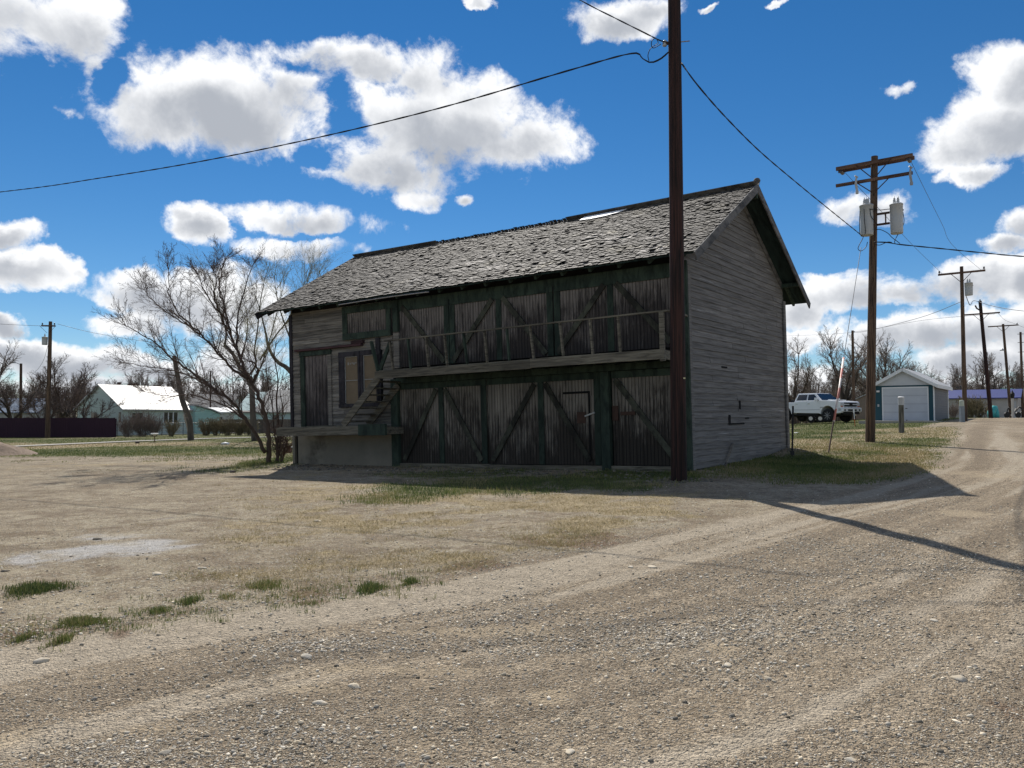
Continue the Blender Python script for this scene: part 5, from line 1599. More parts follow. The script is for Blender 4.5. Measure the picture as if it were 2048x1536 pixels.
# ================================================================== the white pickup and what stands behind it
def pickup():
    th_ = math.radians(61)
    hd = Vector((math.cos(th_), -math.sin(th_), 0))
    base = foot(1702, 53)
    root = rot_thing('pickup_truck', 'white four door pickup truck parked beyond the grass plot', 'pickup truck', base, math.atan2(hd.y, hd.x))
    fwx, rwx, wr, wz = -1.10, -4.85, .47, .47
    def arch(cx, r=.60, n=9):
        return [(cx + r * math.cos(a), wz + .08 + r * math.sin(a)) for a in np.linspace(0.02, math.pi - .02, n)]
    prof = [(0.0, .66), (0.02, .78), (0.02, 1.02), (-.06, 1.06), (-.07, 1.38), (-.16, 1.45), (-1.2, 1.53), (-1.62, 1.54), (-3.96, 1.50), (-3.98, 1.43), (-6.05, 1.43), (-6.08, .80), (-5.6, .70)]
    a = [(-5.45, .66)] + [p for p in arch(rwx)[::-1]] + [(-4.2, .66), (-1.8, .62)] + [p for p in arch(fwx)[::-1]] + [(-.45, .62)]
    MB().prism(prof + a, 'y', -1.0, 1.0).build('body', M['car_white'], root, bevel=.035)
    # cab
    zb, zt = 1.50, 2.06
    bot = [(-1.58, .93), (-4.0, .93)]; top = [(-2.30, .74), (-3.78, .76)]
    V = [(-1.58, -.93, zb), (-4.0, -.93, zb), (-4.0, .93, zb), (-1.58, .93, zb), (-2.30, -.74, zt), (-3.80, -.76, zt), (-3.80, .76, zt), (-2.30, .74, zt)]
    cab = MB().add(V, [(0, 3, 2, 1), (4, 5, 6, 7), (0, 1, 5, 4), (1, 2, 6, 5), (2, 3, 7, 6), (3, 0, 4, 7)]).build('cab', M['car_white'], root, bevel=.05)
    def on_side(x, k, s):
        """x along, k 0..1 from belt to roof"""
        y = .93 + (.75 - .93) * k + .012
        return (x, s * y, zb + (zt - zb) * k)
    for s in (-1, 1):
        for pts in ([(-2.95, .10), (-2.95, .84), (-3.70, .84), (-3.84, .10)], [(-1.90, .10), (-2.36, .84), (-2.84, .84), (-2.84, .10)]):
            p = [on_side(x, k, s) for x, k in pts]
            q = [(x, y - s * .03, z) for x, y, z in p]
            MB().add(p + q, [(0, 1, 2, 3), (7, 6, 5, 4), (0, 4, 5, 1), (1, 5, 6, 2), (2, 6, 7, 3), (3, 7, 4, 0)]).build('window', M['glass'], root)
        for x0, x1 in ((-1.74, -2.88), (-2.90, -3.98)):
            d_ = MB().box(x1 + .012, x0 - .012, s * 1.0 - .001 if s > 0 else -1.012, 1.012 if s > 0 else -.999, .78, 1.46).build('door', M['car_white'], root, bevel=.008)
            MB().box(x1 + .10, x1 + .30, s * 1.03 - .015, s * 1.03 + .015, 1.28, 1.33).build('handle', M['chrome'], d_)
        MB().box(x1 + .0, -1.74, s * 1.013 - .004, s * 1.013 + .004, .86, .89).build('trim', M['steel'], root)
        MB().box(-3.9, -1.9, s * .98 - .08, s * .98 + .08, .50, .56).build('side_step', M['black_trim'], root)
        mr = MB().box(-1.98, -1.84, s * 1.06, s * 1.28, 1.50, 1.72) if s > 0 else MB().box(-1.98, -1.84, -1.28, -1.06, 1.50, 1.72)
        mr.build('mirror', M['car_white'], root, bevel=.03)
        MB().box(-1.94, -1.88, min(s * .93, s * 1.07), max(s * .93, s * 1.07), 1.52, 1.58).build('mirror_arm', M['black_trim'], root)
        MB().box(-.10, -.03, min(s * .62, s * .98), max(s * .62, s * .98), 1.14, 1.34).build('headlight', M['lamp'], root, bevel=.015)
        MB().box(-.06, -.02, min(s * .78, s * .98), max(s * .78, s * .98), 1.07, 1.13).build('indicator', M['amber'], root)
        for cx in (fwx, rwx):
            mb = MB()
            y0, y1 = s * .74, s * 1.06
            pr = [(.30, -.16), (.40, -.17), (.455, -.13), (wr, -.05), (wr, .05), (.455, .13), (.40, .17), (.30, .16)]
            w_ = MB()
            nseg = 26
            vs, fs = [], []
            for r_, o_ in pr:
                for k in range(nseg):
                    t_ = 2 * math.pi * k / nseg
                    vs.append((cx + r_ * math.cos(t_), s * .90 + o_, wz + r_ * math.sin(t_)))
            for i in range(len(pr) - 1):
                for k in range(nseg):
                    fs.append((i * nseg + k, i * nseg + (k + 1) % nseg, (i + 1) * nseg + (k + 1) % nseg, (i + 1) * nseg + k))
            wh = w_.add(vs, fs).build('wheel', M['tyre'], root, smooth=True)
            rm = MB()
            rm.tube([(cx, s * .90 - .13, wz), (cx, s * .90 + .13, wz)], .305, 24)
            rm.build('rim', M['black_trim'], wh)
            sp_ = MB()
            for k in range(8):
                t_ = 2 * math.pi * k / 8
                sp_.beam((cx, s * 1.037, wz), (cx + .28 * math.cos(t_), s * 1.037, wz + .28 * math.sin(t_)), .05, .03, side=(0, 1, 0))
            sp_.build('spokes', M['steel'], wh)
    p = [(-1.66, -.86, zb + .05), (-1.66, .86, zb + .05), (-2.24, .70, zt - .05), (-2.24, -.70, zt - .05)]
    nrm = Vector((.62, 0, .78)) * .03
    MB().add([Vector(v) + nrm for v in p] + p, [(0, 1, 2, 3), (7, 6, 5, 4), (0, 4, 5, 1), (1, 5, 6, 2), (2, 6, 7, 3), (3, 7, 4, 0)]).build('windshield', M['glass'], root)
    gr = MB().box(-.05, .0, -.62, .62, 1.10, 1.20).box(-.05, .0, -.62, .62, 1.27, 1.36).build('grille', M['black_trim'], root)
    MB().box(-.05, .012, -.64, .64, 1.203, 1.267).build('grille_bar', M['car_white'], gr)
    MB().prism([(-.16, -.045), (-.05, -.045), (-.05, -.06), (.05, -.06), (.05, -.045), (.16, -.045), (.16, .045), (.05, .045), (.05, .06), (-.05, .06), (-.05, .045), (-.16, .045)], 'x', .012, .022).build('badge', M['black_trim'], gr).location = (0, 0, 1.235)
    bp = MB().box(-.25, .12, -1.0, 1.0, .74, 1.0).build('bumper', M['car_white'], root, bevel=.03)
    MB().box(.10, .124, -.45, .45, .78, .90).build('bumper_slot', M['black_trim'], bp)
    for s in (-1, 1): MB().box(.10, .124, min(s * .68, s * .84), max(s * .68, s * .84), .78, .90).build('fog_lamp', M['black_trim'], bp)
    MB().box(-.2, .08, -.8, .8, .56, .735).build('valance', M['black_trim'], bp)
    MB().prism([(-1.5, 1.56), (-.75, 1.51), (-.7, 1.57), (-1.5, 1.60)], 'y', -.45, .45).build('hood_scoop', M['car_white'], root, bevel=.01)
    MB().box(-4.4, -4.05, -.8, .8, 1.35, 1.62).build('tool_box', M['black_trim'], root, bevel=.02)
    MB().box(-1.72, -1.45, -1.016, -1.004, 1.02, 1.07).build('lettering', M['steel'], root)
    mb = MB().box(-5.8, -.3, -.45, .45, .45, .70); mb.tube([(fwx, -.8, wz), (fwx, .8, wz)], .09, 8); mb.tube([(rwx, -.8, wz), (rwx, .8, wz)], .09, 8)
    mb.build('underbody', M['black_trim'], root)
    return root
pickup()
tb = foot(1637, 60)
tr_ = rot_thing('utility_trailer', 'low trailer with white wheel rims standing behind the white pickup', 'trailer', tb, -.6)
MB().box(-1.5, 1.5, -.8, .8, .42, .55).build('deck', M['black_trim'], tr_)
for x_ in (-.35, .35):
    for s in (-1, 1):
        wv_ = MB().tube([(x_, s * .92 - .09, .33), (x_, s * .92 + .09, .33)], .33, 20).build('wheel', M['tyre'], tr_)
        MB().tube([(x_, s * .92 - .10, .33), (x_, s * .92 + .10, .33)], .15, 16).build('rim', M['white_paint'], wv_)

for o_ in (p2, p3, p4, p5, p6, p7): o_['group'] = 'utility poles along the alley'
for o_ in list(C.objects):
    if o_.name.startswith('power_cable'): o_['group'] = 'twisted cables between the poles'

# ================================================================== trees
TR = random.Random(21)
def rvec(r):
    return Vector((r.gauss(0, 1), r.gauss(0, 1), r.gauss(0, 1)))
RMIN = [.0030]
def grow(mb, p, d, L, rad, lvl, spec, r, fine=None):
    """a branch and its twigs; spec[lvl] = (children, spread, length ratio, up pull, wiggle, segments, sides)"""
    nch, spread, ratio, up, wig, ns, sides = spec[lvl]
    pts, rads = [p.copy()], [rad]
    d = d.normalized()
    q = p.copy()
    for i in range(ns):
        d = (d + rvec(r) * wig + Vector((0, 0, up))).normalized()
        q = q + d * (L / ns)
        pts.append(q.copy())
        rads.append(max(rad * (1 - .72 * (i + 1) / ns), RMIN[0]))
    tgt = mb if fine is None or lvl == 0 else fine
    tgt.tube(pts, rads, sides, col=r.uniform(.75, 1.25), caps=False)
    if lvl + 1 < len(spec):
        for k in range(nch):
            t = (k + r.uniform(.1, .9)) / nch * .86 + .14
            i = min(int(t * ns), ns - 1)
            f = t * ns - i
            b = pts[i].lerp(pts[i + 1], f)
            dd = (pts[i + 1] - pts[i]).normalized()
            sidev = rvec(r); sidev = (sidev - dd * sidev.dot(dd)).normalized()
            nd = dd + sidev * spread * r.uniform(.6, 1.3)
            grow(mb, b, nd, L * ratio * r.uniform(.6, 1.25) * (1.1 - .5 * t), max(rads[i] * .55, RMIN[0]), lvl + 1, spec, r, fine)

# the leaning many-stemmed tree at the left end of the barn: stems follow the photo, twigs grow from them
TB = ground_at(538, 926)
D0 = TB.y
tree = thing('bare_tree', 'many stemmed leaning bare tree at the left end of the barn', 'tree', TB)
stems = [  # (photo x, y, nearer or farther), first and last radius
    ([(536, 932, 0), (538, 905, 0), (537, 870, 0), (532, 840, .05), (519, 795, .1), (500, 757, .2), (484, 724, .3), (468, 688, .4), (457, 650, .5), (447, 610, .5), (438, 575, .6), (444, 545, .6), (451, 518, .7)], .088, .014),
    ([(497, 758, .2), (470, 742, -.1), (444, 715, -.4), (418, 684, -.7), (388, 655, -1.0), (357, 627, -1.2), (338, 585, -1.4), (337, 540, -1.5)], .050, .010),
    ([(531, 905, -.1), (512, 868, -.3), (490, 836, -.5), (458, 798, -.8), (420, 772, -1.1), (375, 740, -1.4), (344, 718, -1.7), (318, 692, -2.0), (282, 668, -2.3), (252, 652, -2.5)], .066, .010),
    ([(497, 846, -.5), (460, 818, -.2), (420, 800, .2), (382, 790, .6), (335, 792, 1.0), (290, 784, 1.4)], .036, .008),
    ([(425, 776, -1.0), (390, 756, -.6), (340, 740, -.2), (290, 732, .2), (250, 726, .4)], .030, .008),
    ([(474, 700, .4), (474, 668, .9), (476, 632, 1.3), (486, 590, 1.7), (500, 545, 2.0), (506, 530, 2.2)], .040, .009),
    ([(452, 640, .5), (425, 608, .1), (405, 572, -.3), (398, 550, -.6)], .032, .008),
    ([(505, 765, .2), (515, 742, 0), (510, 728, -.3), (497, 722, -.4)], .04, .02),
    ([(462, 668, .4), (445, 640, -.6), (430, 600, -1.4), (432, 560, -1.9), (428, 545, -2.2)], .032, .008),
    ([(400, 668, -.9), (372, 650, -.2), (330, 622, .4), (296, 590, .8), (292, 578, 1.0)], .030, .008),
]
tk, tw = MB(), MB()
spec = [(9, .85, .42, .05, .09, 4, 4), (5, .8, .5, .05, .12, 3, 3), (0, 0, 0, .04, .12, 3, 3)]
allp = []
for (pl, r0, r1) in stems:
    P = curve([at(x, y, D0 + dz) - TB for x, y, dz in pl], len(pl) * 4)
    n = len(P)
    for i in range(1, n - 1): P[i] += Vector((TR.gauss(0, .018), TR.gauss(0, .018), TR.gauss(0, .018)))
    rad = [r0 + (r1 - r0) * (i / (n - 1)) ** .8 for i in range(n)]
    tk.tube(P, rad, 10, col=TR.uniform(.85, 1.15))
    length = sum((b - a).length for a, b in zip(P[:-1], P[1:]))
    nb = int(length * 6.8)
    for k in range(nb):
        t = (k + TR.random()) / nb
        lo_ = .42 if r0 > .1 else .2
        if t < lo_ and TR.random() < .93: continue
        i = min(int(t * (n - 1)), n - 2)
        dd = (P[i + 1] - P[i]).normalized()
        sv = rvec(TR); sv = (sv - dd * sv.dot(dd)).normalized()
        nd = dd * .9 + sv * TR.uniform(.5, 1.0) + Vector((0, 0, .28))
        L_ = TR.uniform(.6, 1.55) * (1.15 - .45 * t)
        grow(tw, P[i], nd, L_, min(.020, rad[i] * .5), 0, spec, TR)
    for k in range(4):
        dd = (P[-1] - P[-3]).normalized()
        grow(tw, P[-1], dd + rvec(TR) * .35, TR.uniform(.5, .9), .010, 0, spec, TR)
tk.build('trunk', M['bark'], tree, smooth=True, recalc=False)
tw.build('crown', M['twig'], tree, recalc=False)
# thin saplings beside it
sb = ground_at(556, 923)
sap = thing('sapling', 'thin dark sapling with upright stems between the leaning tree and the barn', 'sapling', sb)
tk, tw = MB(), MB()
for pl, r0 in (([(555, 926, 0), (554, 890, 0), (556, 845, 0), (553, 800, .1), (556, 760, .2), (549, 715, .2), (553, 680, .3)], .045), ([(556, 900, 0), (548, 860, -.2), (545, 815, -.3), (536, 770, -.4), (533, 735, -.5)], .03), ([(554, 895, 0), (562, 860, .2), (566, 820, .3), (560, 780, .4), (568, 740, .4)], .028), ([(552, 924, .1), (560, 900, .1), (559, 870, .2)], .06)):
    P = curve([at(x, y, sb.y + dz) - sb for x, y, dz in pl], 24)
    n = len(P)
    tk.tube(P, [r0 * (1 - .8 * i / (n - 1)) for i in range(n)], 7)
    for k in range(14):
        i = TR.randint(n // 3, n - 2)
        grow(tw, P[i], (P[i + 1] - P[i]).normalized() + rvec(TR) * .7, TR.uniform(.5, 1.1), .010, 1, spec, TR)
tk.build('trunk', M['bark_dark'], sap, smooth=True, recalc=False)
tw.build('crown', M['twig'], sap, recalc=False)

# the broken, barkless trunk by the sidewalk
b = ground_at(381, 881)
Ds = b.y
sn = thing('dead_trunk', 'thick leaning dead trunk with a broken top and a long pale scar', 'tree trunk', b)
P = [at(x, y, Ds) - b for x, y in ((382, 884), (381, 868), (379, 840), (371, 818), (364, 798), (359, 770), (354, 745), (350, 722), (348, 712))]
P = curve(P, 32)
n = len(P)
mb = MB().tube(P, [.21 - .08 * i / (n - 1) + .04 * (i == 0) for i in range(n)], 14)
mb.build('trunk', M['stump'], sn, smooth=True)
q = at(370, 840, Ds) - b
MB().tube(curve([at(x, y, Ds - .13) - b for x, y in ((368, 828), (373, 848), (376, 866))], 8), [.10, .16, .06, .05, .05][:5] if False else [.03, .06, .08, .07, .06, .05, .04, .03, .02][:len(curve([Vector((0, 0, 0)), Vector((0, 0, 1)), Vector((0, 0, 2))], 8))], 8).build('scar', plain('pale_bare_wood', (.34, .29, .23), .8, var=.3), sn, smooth=True)
tw = MB()
for k in range(16):
    i = TR.randint(8, n - 1)
    grow(tw, P[i], Vector((TR.gauss(0, 1), TR.gauss(0, 1), TR.uniform(-.2, .9))), TR.uniform(.6, 1.8), .02, 0, spec[:2] + [spec[2]], TR)
tw.build('twigs', M['twig_grey'], sn, recalc=False)

# the budding tree behind the barn's left end
b = ground_at(509, 882)
Dt = b.y
bt = thing('budding_tree', 'tall tree with a thick dark trunk and fine olive budding twigs behind the leaning tree', 'tree', b)
tk, tw = MB(), MB()
specb = [(7, .75, .5, .05, .10, 5, 4), (6, .7, .5, .03, .12, 3, 3), (0, 0, 0, .0, .14, 3, 3)]
stemb = [([(510, 884, 0), (507, 850, 0), (505, 810, 0), (503, 775, .2), (492, 752, .3), (478, 732, .5), (466, 708, .8), (450, 690, 1)], .22, .09), ([(494, 755, .3), (505, 742, .2), (512, 725, 0), (509, 700, -.3), (515, 660, -.6), (520, 610, -1), (528, 565, -1.3), (540, 525, -1.5)], .08, .012),
         ([(450, 690, 1), (452, 660, 1.3), (440, 625, 1.6), (430, 590, 2), (425, 560, 2)], .07, .012), ([(503, 778, .2), (515, 750, .9), (530, 710, 1.5), (545, 660, 2.2), (560, 600, 2.8), (575, 545, 3.2)], .07, .012),
         ([(520, 720, .5), (545, 680, .2), (575, 640, -.2), (600, 590, -.6), (615, 540, -.8)], .055, .01), ([(530, 705, 1.2), (560, 660, 1.4), (600, 620, 1.6), (630, 570, 1.8), (640, 540, 1.8)], .05, .01), ([(478, 732, .5), (490, 690, 1.4), (495, 640, 2), (485, 590, 2.4)], .055, .01)]
for pl, r0, r1 in stemb:
    P = curve([at(x, y, Dt + dz) - b for x, y, dz in pl], len(pl) * 4)
    n = len(P)
    tk.tube(P, [r0 + (r1 - r0) * i / (n - 1) for i in range(n)], 10)
    for k in range(20):
        i = TR.randint(n // 2 if r0 > .2 else n // 4, n - 2)
        grow(tw, P[i], (P[i + 1] - P[i]).normalized() * .9 + rvec(TR) * .5 + Vector((0, 0, .3)), TR.uniform(1.2, 2.8), .014, 0, specb, TR)
tk.build('trunk', M['stump'], bt, smooth=True, recalc=False)
tw.build('crown', M['twig_bud'], bt, recalc=False)
# a second big one whose limb shows left of the barn corner
b = foot(600, 46)
bt2 = thing('budding_tree', 'tree mostly hidden behind the barn, its curved limb reaching past the barn corner', 'tree', b)
tk, tw = MB(), MB()
for pl, r0, r1 in [([(600, 880, 0), (598, 800, 0), (592, 760, 0), (574, 736, -.2), (558, 726, -.4), (546, 712, -.5), (536, 690, -.6), (530, 660, -.6), (520, 620, -.6), (510, 590, -.6)], .19, .015), ([(592, 762, 0), (590, 700, .5), (595, 640, 1), (610, 580, 1.4), (625, 530, 1.6)], .09, .012), ([(590, 700, .5), (570, 650, .2), (555, 600, 0), (548, 550, 0)], .06, .012), ([(595, 660, .8), (630, 610, .8), (650, 560, .8)], .055, .012)]:
    P = curve([at(x, y, 46 + dz) - b for x, y, dz in pl], len(pl) * 4)
    n = len(P)
    tk.tube(P, [r0 + (r1 - r0) * i / (n - 1) for i in range(n)], 10)
    for k in range(16):
        i = TR.randint(n // 3, n - 2)
        grow(tw, P[i], (P[i + 1] - P[i]).normalized() * .8 + rvec(TR) * .6 + Vector((0, 0, .3)), TR.uniform(1.2, 2.6), .014, 0, specb, TR)
tk.build('trunk', M['stump'], bt2, smooth=True, recalc=False)
tw.build('crown', M['twig_bud'], bt2, recalc=False)

# bare trees of the town: four grown ones, then copies
RMIN[0] = .007
def town_tree(name, label, loc, H, seed, forks=5, lean=0.0, spread=.55, mat='twig_grey', bark='bark_dark', dens=1.0, group=None, low=.28):
    r = random.Random(seed)
    root = thing(name, label, 'tree', loc, group)
    tk, tw = MB(), MB()
    top = Vector((lean * H * .3, 0, H * low))
    tk.tube(curve([Vector((0, 0, -.3)), top * .5 + Vector((r.gauss(0, .1), 0, 0)), top], 8), [H * .030 * (1 - .35 * i / 9) for i in range(len(curve([Vector((0, 0, 0)), Vector((0, 0, 1)), Vector((0, 0, 2))], 8)))], 8)
    sp = [(int(9 * dens), .75, .42, .06, .10, 5, 4), (int(6 * dens), .75, .5, .05, .14, 3, 3), (0, 0, 0, .03, .14, 2, 3)]
    for k in range(forks):
        a = 2 * math.pi * (k + r.random() * .6) / forks
        d = Vector((math.cos(a) * spread + lean * .4, math.sin(a) * spread, 1))
        s = top * r.uniform(.55, 1.0)
        L_ = H * r.uniform(.55, .78)
        P = [s]
        dd = d.normalized()
        for i in range(5):
            dd = (dd + rvec(r) * .13 + Vector((0, 0, .05))).normalized()
            P.append(P[-1] + dd * L_ / 5)
        rad = [H * .017 * (1 - .85 * i / 5) for i in range(6)]
        tk.tube(P, rad, 6)
        for j in range(int(11 * dens)):
            i = r.randint(1, 4)
            grow(tw, P[i].lerp(P[i + 1], r.random()), (P[i + 1] - P[i]).normalized() + rvec(r) * .6, H * r.uniform(.14, .30), H * .005, 0, sp, r)
        grow(tw, P[-1], dd, H * .2, H * .004, 0, sp, r)
    tk.build('trunk', M[bark], root, smooth=True, recalc=False)
    tw.build('crown', M[mat], root, recalc=False)
    return root
def copy_tree(o, loc, rz, sc, label=None, group=None):
    c = o.copy(); C.objects.link(c)
    c.location = loc; c.rotation_euler = (0, 0, rz); c.scale = (sc[0], sc[0], sc[1])
    if label: c['label'] = label
    if group: c['group'] = group
    for ch in o.children:
        k = ch.copy(); C.objects.link(k); k.parent = c
    return c
g_far = 'bare trees beyond the houses and the alley'
lab_far = 'leafless grey tree in the belt of bare trees beyond the houses'
ta = town_tree('bare_tree', 'dark spreading bare tree behind the purple fence, beside the pole', foot(133, 74), 7.4, 31, 6, -.1, .75, 'twig', 'bark_dark', 1.25, low=.22)
tb2 = town_tree('bare_tree', 'low crooked bare tree in front of the mint house gable', foot(160, 64), 4.6, 32, 5, .25, .9, 'twig', 'bark_dark', 1.1, low=.15)
tc2 = town_tree('bare_tree', 'large bare tree behind the pickup and the service pole', foot(1690, 72), 8.3, 33, 6, .05, .6, 'twig_grey', 'bark_dark', 1.15)
td = town_tree('bare_tree', 'pale bare tree just right of the barn, behind the pickup', foot(1592, 76), 7.2, 34, 5, -.15, .65, 'twig_grey', 'bark', 1.0)
RMIN[0] = .012
te = town_tree('tall_tree', lab_far, foot(1975, 125), 9.5, 35, 5, 0, .45, 'twig_grey', 'bark', 1.0, g_far)
copy_tree(ta, foot(22, 82), 2.1, (1.0, .9), 'bare tree behind the blue roofed house, beside the street light')
copy_tree(tb2, foot(84, 70), 1.2, (.9, 1.05), 'small bare tree behind the purple fence, left of its pole')
copy_tree(tc2, foot(-40, 80), 1.9, (1.1, 1.25), 'tall bare tree at the left edge of the picture')
copy_tree(tc2, foot(1772, 78), 2.2, (1.0, .92), 'bare tree rising behind the garage roof')
copy_tree(tc2, foot(1745, 84), 4.2, (1.1, .85), 'bare tree between the service pole and the garage')
copy_tree(td, foot(1630, 92), 1.4, (.8, .7), 'small bare tree right of the pale one, behind the pickup bed')
protos = [ta, tc2, td, te]
fr2 = random.Random(77)
for px in list(range(-60, 620, 18)) + list(range(1560, 2120, 17)):
    D = fr2.uniform(105, 150)
    o = te if fr2.random() < .6 else fr2.choice(protos)
    ph = fr2.uniform(62, 104) if px < 700 else fr2.uniform(60, 104)
    Hn = {ta: 7.4, tc2: 8.3, td: 7.2, te: 9.5}[o]
    s = ph / F * D / Hn
    copy_tree(o, foot(px + fr2.uniform(-12, 12), D), fr2.uniform(0, 6.28), (s * fr2.uniform(.8, 1.1), s), lab_far, g_far)
# far wood that closes the view behind them, one mass
def far_wood():
    r = random.Random(3)
    mb = MB()
    for rng_px in ((-200, 700), (1500, 2300), (650, 1550)):
        for k in range(1500):
            px = r.uniform(*rng_px)
            D = r.uniform(150, 210)
            b_ = foot(px, D)
            h_ = r.uniform(3, 9.5)
            w_ = r.uniform(.2, .9)
            top = b_ + Vector((r.gauss(0, .6), r.gauss(0, .6), h_))
            mb.tube([b_, b_.lerp(top, .5) + Vector((r.gauss(0, .2), 0, 0)), top], [.09, .06, .02], 3, caps=False)
            for j in range(7):
                s = b_.lerp(top, r.uniform(.25, .95))
                e = s + Vector((r.gauss(0, 1.0), r.gauss(0, 1.0), r.uniform(.3, 1.6)))
                mb.tube([s, e], [.045, .015], 3, caps=False)
    return tag(mb.build('far_wood', M['twig_grey'], None, recalc=False), None, None, None, 'stuff')
far_wood()
# bushes
RMIN[0] = .008
def bush(label, loc, H, W_, seed, mat='twig_grey', n=46, group=None):
    r = random.Random(seed)
    root = thing('bare_bush', label, 'bush', loc, group)
    mb = MB()
    sp = [(6, .6, .5, .05, .10, 4, 3), (4, .7, .5, .04, .14, 3, 3), (0, 0, 0, 0, .1, 2, 3)]
    for k in range(n):
        a = r.random() * 6.283
        rr = r.random() * W_ * .16
        d = Vector((math.cos(a) * W_ / H * r.uniform(.1, .55), math.sin(a) * W_ / H * r.uniform(.1, .55), 1))
        grow(mb, Vector((math.cos(a) * rr, math.sin(a) * rr, -.05)), d, H * r.uniform(.6, 1.0), .016, 0, sp, r)
    mb.build('stems', M[mat], root, recalc=False)
    return root
M['twig_yellow'] = plain('yellowish_twigs', (.20, .165, .10), .9, var=.3)
b1 = bush('large bare fan shaped bush in front of the mint house window', foot(285, 63), 2.1, 2.6, 51)
copy_tree(b1, foot(258, 62), 1.0, (.8, .85), 'bare bush at the corner of the mint house next to the purple fence')
copy_tree(b1, foot(310, 63.5), 2.2, (.75, .8), 'bare bush left of the triple window of the mint house')
b2 = bush('low yellowish bush below the triple window of the mint house', foot(343, 63), 1.3, 1.3, 52, 'twig_yellow', 34)
gcl = 'clipped yellowish bushes along the wire fence'
for k, px in enumerate((412, 434, 456, 478, 497)):
    copy_tree(b2, foot(px, 66), 1.3 * k, (1.35, 1.05 + .05 * (k % 2)), 'clipped yellowish bush in the row along the wire fence', gcl)
copy_tree(b2, foot(1945, 82), .4, (2.2, 1.7), 'wide brown bush in front of the blue roofed building')
copy_tree(b2, foot(1962, 83), 1.4, (2.0, 1.4), 'brown bush between the slim pole and the dark leaning pole')
copy_tree(b1, foot(1907, 60), 1.4, (.5, .55), 'small dark bush between the garage and the utility pedestal')
tf = bush('tangle of dark brush at the foot of the leaning tree', ground_at(562, 924), 1.15, .55, 53, 'twig', 13)
copy_tree(b2, foot(1632, 80), 2.4, (1.6, 1.2), 'low brown bush behind the pickup cab')

# ================================================================== grass: blades on the lawns, tufts and straw on the dirt
def blade_mat():
    m, t, p = new_mat('grass_blades')
    tone = attr(t, 'tone')
    ramp = t.n('ShaderNodeValToRGB')
    t.link(tone, ramp.inputs[0])
    e = ramp.color_ramp.elements
    e[0].position, e[0].color = 0.0, (0.030, 0.046, 0.020, 1)
    e[1].position, e[1].color = 1.0, (0.42, 0.34, 0.20, 1)
    for pos, col in ((.25, (.080, .120, .034, 1)), (.45, (.150, .172, .050, 1)), (.62, (.23, .21, .085, 1)), (.8, (.33, .265, .14, 1))):
        k = e.new(pos); k.color = col
    t.link(ramp.outputs[0], p.inputs['Base Color'])
    p.inputs['Roughness'].default_value = .7
    p.inputs['Specular IOR Level'].default_value = .25
    tr = t.n('ShaderNodeBsdfTranslucent'); t.link(ramp.outputs[0], tr.inputs[0])
    mx_ = t.n('ShaderNodeMixShader'); mx_.inputs[0].default_value = .3
    out = [n_ for n_ in t.t.nodes if n_.type == 'OUTPUT_MATERIAL'][0]
    t.link(p.outputs[0], mx_.inputs[1]); t.link(tr.outputs[0], mx_.inputs[2]); t.link(mx_.outputs[0], out.inputs[0])
    return m
M['blade'] = blade_mat()
def blades(name, X, Y, H, Wd, tone, lean, seed, Z0=None, kind='stuff'):
    r = np.random.default_rng(seed)
    n = len(X)
    Z0 = height(X, Y) if Z0 is None else Z0
    a = r.random(n) * 6.283
    ca, sa = np.cos(a), np.sin(a)
    la = r.random(n) * 6.283
    ld = np.minimum(lean, .99) * (r.random(n) if lean < 1 else r.uniform(.82, 1, n)) * H
    lx, ly = np.cos(la) * ld, np.sin(la) * ld
    hz_ = np.sqrt(np.maximum(H * H - ld * ld, (.12 * H) ** 2))
    b0 = np.stack([X - ca * Wd, Y - sa * Wd, Z0 - .01], -1)
    b1_ = np.stack([X + ca * Wd, Y + sa * Wd, Z0 - .01], -1)
    m0 = np.stack([X - ca * Wd * .7 + lx * .4, Y - sa * Wd * .7 + ly * .4, Z0 + hz_ * .6], -1)
    m1 = np.stack([X + ca * Wd * .7 + lx * .4, Y + sa * Wd * .7 + ly * .4, Z0 + hz_ * .6], -1)
    tp = np.stack([X + lx, Y + ly, Z0 + hz_], -1)
    V = np.stack([b0, b1_, m0, m1, tp], 1).reshape(-1, 3)
    k = (np.arange(n) * 5)[:, None, None]
    Fc = (np.array([(0, 1, 3), (0, 3, 2), (2, 3, 4)])[None] + k).reshape(-1, 3)
    o = np_mesh(name, V, Fc, M['blade'], np.repeat(tone, 3))
    if kind: tag(o, None, None, None, kind)
    return o
def sample(n, ymin, ymax, fn, seed, spread=.78):
    r = np.random.default_rng(seed)
    D = 1 / (1 / ymax + r.random(n) * (1 / ymin - 1 / ymax))
    X = D * (r.random(n) * 2 - 1) * spread
    w = fn(X, D)
    k = r.random(n) < w
    return X[k], D[k], r
def outside_barn(X, Y):
    u, v = to_barn(X, Y)
    return ~((u > -.02) & (u < BL - .2) & (v > -.02) & (v < BD))
# lawns
def lawn_w(X, Y):
    z = zones(X, Y)
    return np.clip(np.maximum(z['green'], z['straw'] * ((Y > 26) | (X > 5))), 0, 1) * outside_barn(X, Y) * (1 - z['lane'])
X, Y, r = sample(420000, 13, 62, lambda a, b: lawn_w(a, b) * (a > -40) * ((a > 3.5) | (b > 24)), 61)
z = zones(X, Y)
tn = np.clip(.30 + .42 * z['straw'] + .16 * fbm(X * .7, Y * .7, 3, 77) + r.normal(0, .09, len(X)), .02, .95)
blades('grass', X, Y, r.uniform(.02, .06, len(X)) * (1 + .2 * (z['green'] > .6)), .0035 + Y * .00022, tn, .8, 62)
